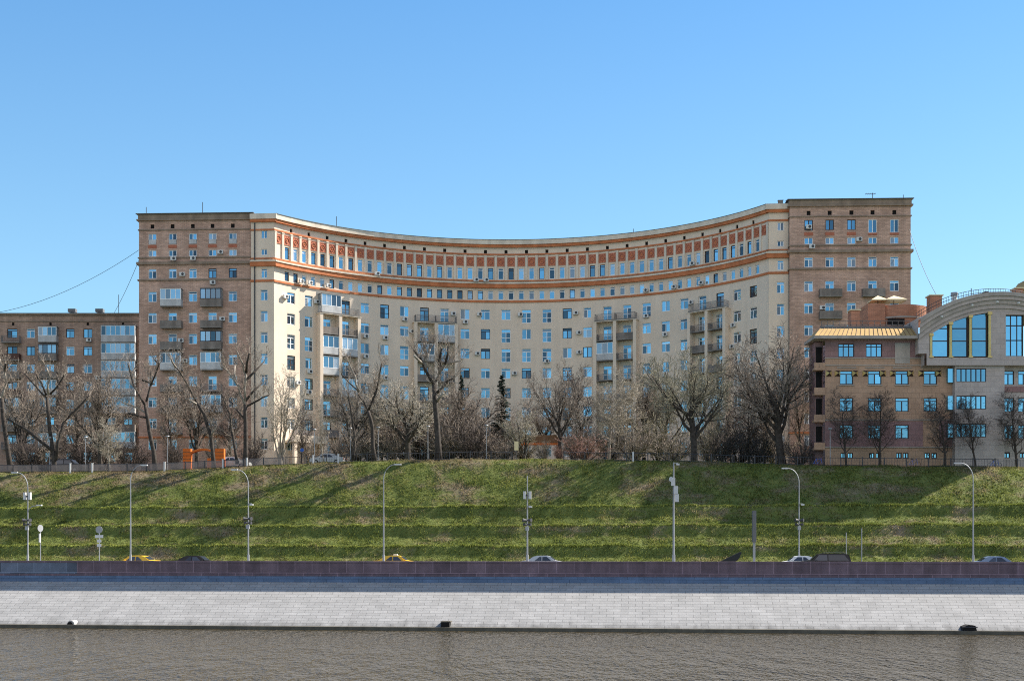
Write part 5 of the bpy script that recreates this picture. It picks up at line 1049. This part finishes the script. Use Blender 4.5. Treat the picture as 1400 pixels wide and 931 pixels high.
# cars
def car(px, d, paint, lab, kind='saloon', flip=1, taxi=False, boot=False, Y=None):
    x, y = bank(bx(px, d), d) if Y is None else (X(px, Y), Y); e = tag(empty('parked_car', (x, y, .0 if Y is None else gz(X(px, Y), Y)), ANG + (math.pi if flip < 0 else 0)), lab, 'car', 'cars on the embankment road' if Y is None else 'cars parked behind the crest fence')
    if kind == 'suv': prof = [(-2.4, .35), (-2.42, .95), (-2.35, 1.12), (-2.1, 1.66), (-1.9, 1.74), (.3, 1.76), (.75, 1.7), (1.35, 1.14), (2.2, 1.0), (2.42, .8), (2.42, .35)]; wy = 1.74
    else: prof = [(-2.25, .35), (-2.3, .85), (-2.2, .98), (-1.65, 1.03), (-1.05, 1.4), (-.7, 1.49), (.25, 1.5), (.6, 1.44), (1.2, 1.0), (2.1, .86), (2.28, .68), (2.28, .35)]; wy = 1.5
    hw = lambda z: .9 if z < .95 else .9 - .26 * (z - .95) / (wy - .95)
    m = M[paint]; p = MB(); n = len(prof); sub = []
    for (a, b), (c, q) in zip(prof, prof[1:] + prof[:1]):
        for t in (0, .5): sub.append((a + (c - a) * t, b + (q - b) * t))
    for (a, b), (c, q) in zip(sub, sub[1:] + sub[:1]): p.face([(a, -hw(b), b), (c, -hw(q), q), (c, hw(q), q), (a, hw(b), b)], m)
    zc = .8
    for sg in (-1, 1):
        for (a, b), (c, q) in zip(sub, sub[1:] + sub[:1]): p.face([(a, sg * hw(b), b), (c, sg * hw(q), q), (c * .9, sg * .9, zc), (a * .9, sg * .9, zc)], m)
        p.face([(a * .9, sg * .901, zc) for a, b in ((-2.2, 0), (2.2, 0))] + [(2.0, sg * .901, .36), (-2.0, sg * .901, .36)], m)
    obj('body', p, e)
    top = [q for q in prof if q[1] > 1.05]; lo = prof[2][1] + .03
    xs0, xs1 = (top[0][0] + .2, top[-1][0] - .1) if kind == 'saloon' else (-2.15, .85)
    for sg in (-1, 1):
        for a, b, at, bt in ((xs0 - .05, -.22, xs0 + .42, -.22), (-.12, xs1 + .28, -.12, xs1 - .18)):
            zt = wy - .12; zl = 1.0 if kind == 'saloon' else 1.08; w = MB(); w.face([(a, sg * (hw(zl) + .012), zl), (b, sg * (hw(zl) + .012), zl), (bt, sg * (hw(zt) + .012), zt), (at, sg * (hw(zt) + .012), zt)], M['carglass']); obj('side_window', w, e)
    w = MB(); A, B = prof[-4], prof[-5]; u = lambda t: (A[0] + (B[0] - A[0]) * t + .03, A[1] + (B[1] - A[1]) * t + .02)
    (xa, za), (xb, zb2) = u(.08), u(.95); w.face([(xa, -hw(za) + .08, za), (xa, hw(za) - .08, za), (xb, hw(zb2) - .06, zb2), (xb, -hw(zb2) + .06, zb2)], M['carglass']); obj('windscreen', w, e)
    w = MB(); A, B = (prof[3], prof[4]) if kind == 'saloon' else (prof[2], prof[3]); (xa, za), (xb, zb2) = (A[0] + (B[0] - A[0]) * .1 - .03, A[1] + (B[1] - A[1]) * .1 + .02), (A[0] + (B[0] - A[0]) * .95 - .03, A[1] + (B[1] - A[1]) * .95 + .02)
    w.face([(xa, hw(za) - .08, za), (xa, -hw(za) + .08, za), (xb, -hw(zb2) + .06, zb2), (xb, hw(zb2) - .06, zb2)], M['carglass']); obj('rear_window', w, e)
    for sx in (-1.4, 1.4):
        for sg in (-1, 1):
            w = MB(); w.tube([(sx, sg * .7, .33), (sx, sg * .92, .33)], .33, 18, M['rubber']); w.tube([(sx, sg * .921, .33), (sx, sg * .93, .33)], .2, 12, M['galv']); obj('wheel', w, e)
    for sg in (-1, 1):
        w = MB(); w.box(prof[-3][0] + .02, prof[-3][0] + .1, sg * .68 - .18, sg * .68 + .18, .72, .86, M['lamp']); obj('headlight', w, e); w = MB(); w.box(-2.36, -2.29, sg * .68 - .16, sg * .68 + .16, .72, .9, M['panel_red']); obj('tail_light', w, e)
        w = MB(); w.box(.85, 1.05, sg * 1.0 - .08, sg * 1.0 + .08, .98, 1.12, m); obj('mirror', w, e)
    if kind == 'suv':
        for sg in (-1, 1): w = MB(); w.tube([(-1.8, sg * .55, wy + .03), (-1.7, sg * .55, wy + .1), (.1, sg * .55, wy + .1), (.2, sg * .55, wy + .03)], .025, 5, M['metal']); obj('roof_rail', w, e)
    if taxi: w = MB(); w.prism([(-.25, wy), (.25, wy), (.18, wy + .16), (-.18, wy + .16)], -.16, .16, M['lamp']); obj('roof_sign', w, e)
    if boot:
        w = MB(); w.prism([(-1.15, 1.42), (-2.25, 1.98), (-2.3, 1.92), (-2.2, 1.78), (-1.2, 1.34)], -.6, .6, m); obj('boot_lid', w, e)
    return e
car(187, 12, 'yellow', 'yellow taxi below the plain lamp post on the left', flip=-1); car(268, 11.6, 'car_black', 'black saloon between two lamp posts on the left', kind='suv' if False else 'saloon')
car(541, 15, 'yellow', 'yellow taxi with a roof sign beside the second plain lamp post', taxi=True); car(744, 15, 'car_silver', 'silver saloon right of the thin antenna mast')
car(1094, 15, 'car_white', 'white saloon behind the black estate car', flip=-1); car(1128, 11.6, 'car_black', 'black estate car with roof rails by the lamp post', kind='suv', flip=-1); car(1362, 12, 'car_blue', 'blue grey saloon right of the last lamp post')
x, y = bank(bx(995, 11.6), 11.6); e = tag(empty('tipped_trailer', (x, y, 0), ANG), 'dark trailer with its deck tipped up right of the pale mast', 'trailer')
p = MB(); p.prism([(-1.45, .62), (1.2, 1.92), (1.32, 1.86), (1.0, 1.2), (.2, .62)], -.85, .85, M['car_black']); obj('deck', p, e); p = MB(); p.box(-1.6, 1.4, -.7, .7, .42, .6, M['metal']); p.tube([(1.4, 0, .5), (2.3, 0, .45)], .05, 6, M['metal']); obj('chassis', p, e)
for sg in (-1, 1): p = MB(); p.tube([(0, sg * .72, .33), (0, sg * .92, .33)], .33, 16, M['rubber']); obj('wheel', p, e)

car(92, 7, 'car_black', 'black estate car behind the picket fence at the low brick block', kind='suv', Y=176)
car(318, 7, 'car_white', 'white saloon behind the picket fence right of the orange pavilion', Y=170)
car(448, 7, 'car_silver', 'silver saloon in the courtyard right of the porch', flip=-1, Y=176)
# ------------------------------------------------------------------ light, sky, camera
AZ, EL = R(68), R(41.5)
S = Vector((math.sin(AZ) * math.cos(EL), math.cos(AZ) * math.cos(EL), math.sin(EL)))
sd = bpy.data.lights.new('sun', 'SUN'); sd.energy = 5; sd.angle = R(.53); sd.color = (1, .93, .82); so = bpy.data.objects.new('sun', sd); col.objects.link(so); so.rotation_euler = (-S).to_track_quat('-Z', 'Y').to_euler(); so.location = (60, 60, 120)
w = bpy.data.worlds.new('World'); scene.world = w; w.use_nodes = True; n, l = w.node_tree.nodes, w.node_tree.links
sk = n.new('ShaderNodeTexSky'); sk.sky_type = 'NISHITA'; sk.sun_disc = False; sk.sun_elevation = EL; sk.sun_rotation = AZ; sk.altitude = 150; sk.air_density = 1.0; sk.dust_density = .3; sk.ozone_density = 2.0
gm = n.new('ShaderNodeGamma'); gm.inputs[1].default_value = .65; l.new(sk.outputs[0], gm.inputs[0])
tc = n.new('ShaderNodeTexCoord'); sx = n.new('ShaderNodeSeparateXYZ'); l.new(tc.outputs['Generated'], sx.inputs[0])
er = n.new('ShaderNodeValToRGB'); er.color_ramp.elements[0].position = .18; er.color_ramp.elements[0].color = (.80, 1.17, 1.34, 1); er.color_ramp.elements[1].position = .46; er.color_ramp.elements[1].color = (.42, .89, 1.34, 1); l.new(sx.outputs[2], er.inputs[0])   # deeper blue away from the horizon
tn = n.new('ShaderNodeMixRGB'); tn.blend_type = 'MULTIPLY'; tn.inputs[0].default_value = 1; l.new(er.outputs[0], tn.inputs[2]); l.new(gm.outputs[0], tn.inputs[1])
# added bright cloud, unseen behind the camera, as fill light for the shaded walls
def mrange(sock, a, b):
    m_ = n.new('ShaderNodeMapRange'); m_.interpolation_type = 'SMOOTHSTEP'; m_.inputs[1].default_value = a; m_.inputs[2].default_value = b; l.new(sock, m_.inputs[0]); return m_.outputs[0]
def mul(a, b):
    m_ = n.new('ShaderNodeMath'); m_.operation = 'MULTIPLY'; l.new(a, m_.inputs[0]); l.new(b, m_.inputs[1]); return m_.outputs[0]
cn = n.new('ShaderNodeTexNoise'); cn.inputs['Scale'].default_value = 2.2; cn.inputs['Detail'].default_value = 8; l.new(tc.outputs['Generated'], cn.inputs['Vector'])
cf = mul(mul(mrange(sx.outputs[1], -.15, -.55), mul(mrange(sx.outputs[2], .24, .36), mrange(sx.outputs[2], .85, .55))), mrange(cn.outputs['Fac'], .3, .5))
cm = n.new('ShaderNodeMixRGB'); cm.inputs[2].default_value = (4.4, 3.8, 3.55, 1); l.new(cf, cm.inputs[0]); l.new(tn.outputs[0], cm.inputs[1])
l.new(cm.outputs[0], n['Background'].inputs['Color']); n['Background'].inputs['Strength'].default_value = .11
cd = bpy.data.cameras.new('camera'); cd.sensor_width = 36; cd.lens = FPX / 1400 * 36; cd.shift_y = (YH - 465.5) / 1400; cd.clip_end = 6000; cd.clip_start = .5
co = bpy.data.objects.new('camera', cd); col.objects.link(co); co.location = (0, 0, EYE); co.rotation_euler = (R(90), 0, 0); scene.camera = co
scene.cycles.use_denoising = False; scene.cycles.filter_width = 1.05
vs = scene.view_settings; vs.view_transform = 'Standard'; vs.look = 'None'; vs.gamma = 1; vs.use_curve_mapping = False; vs.exposure = 1.22
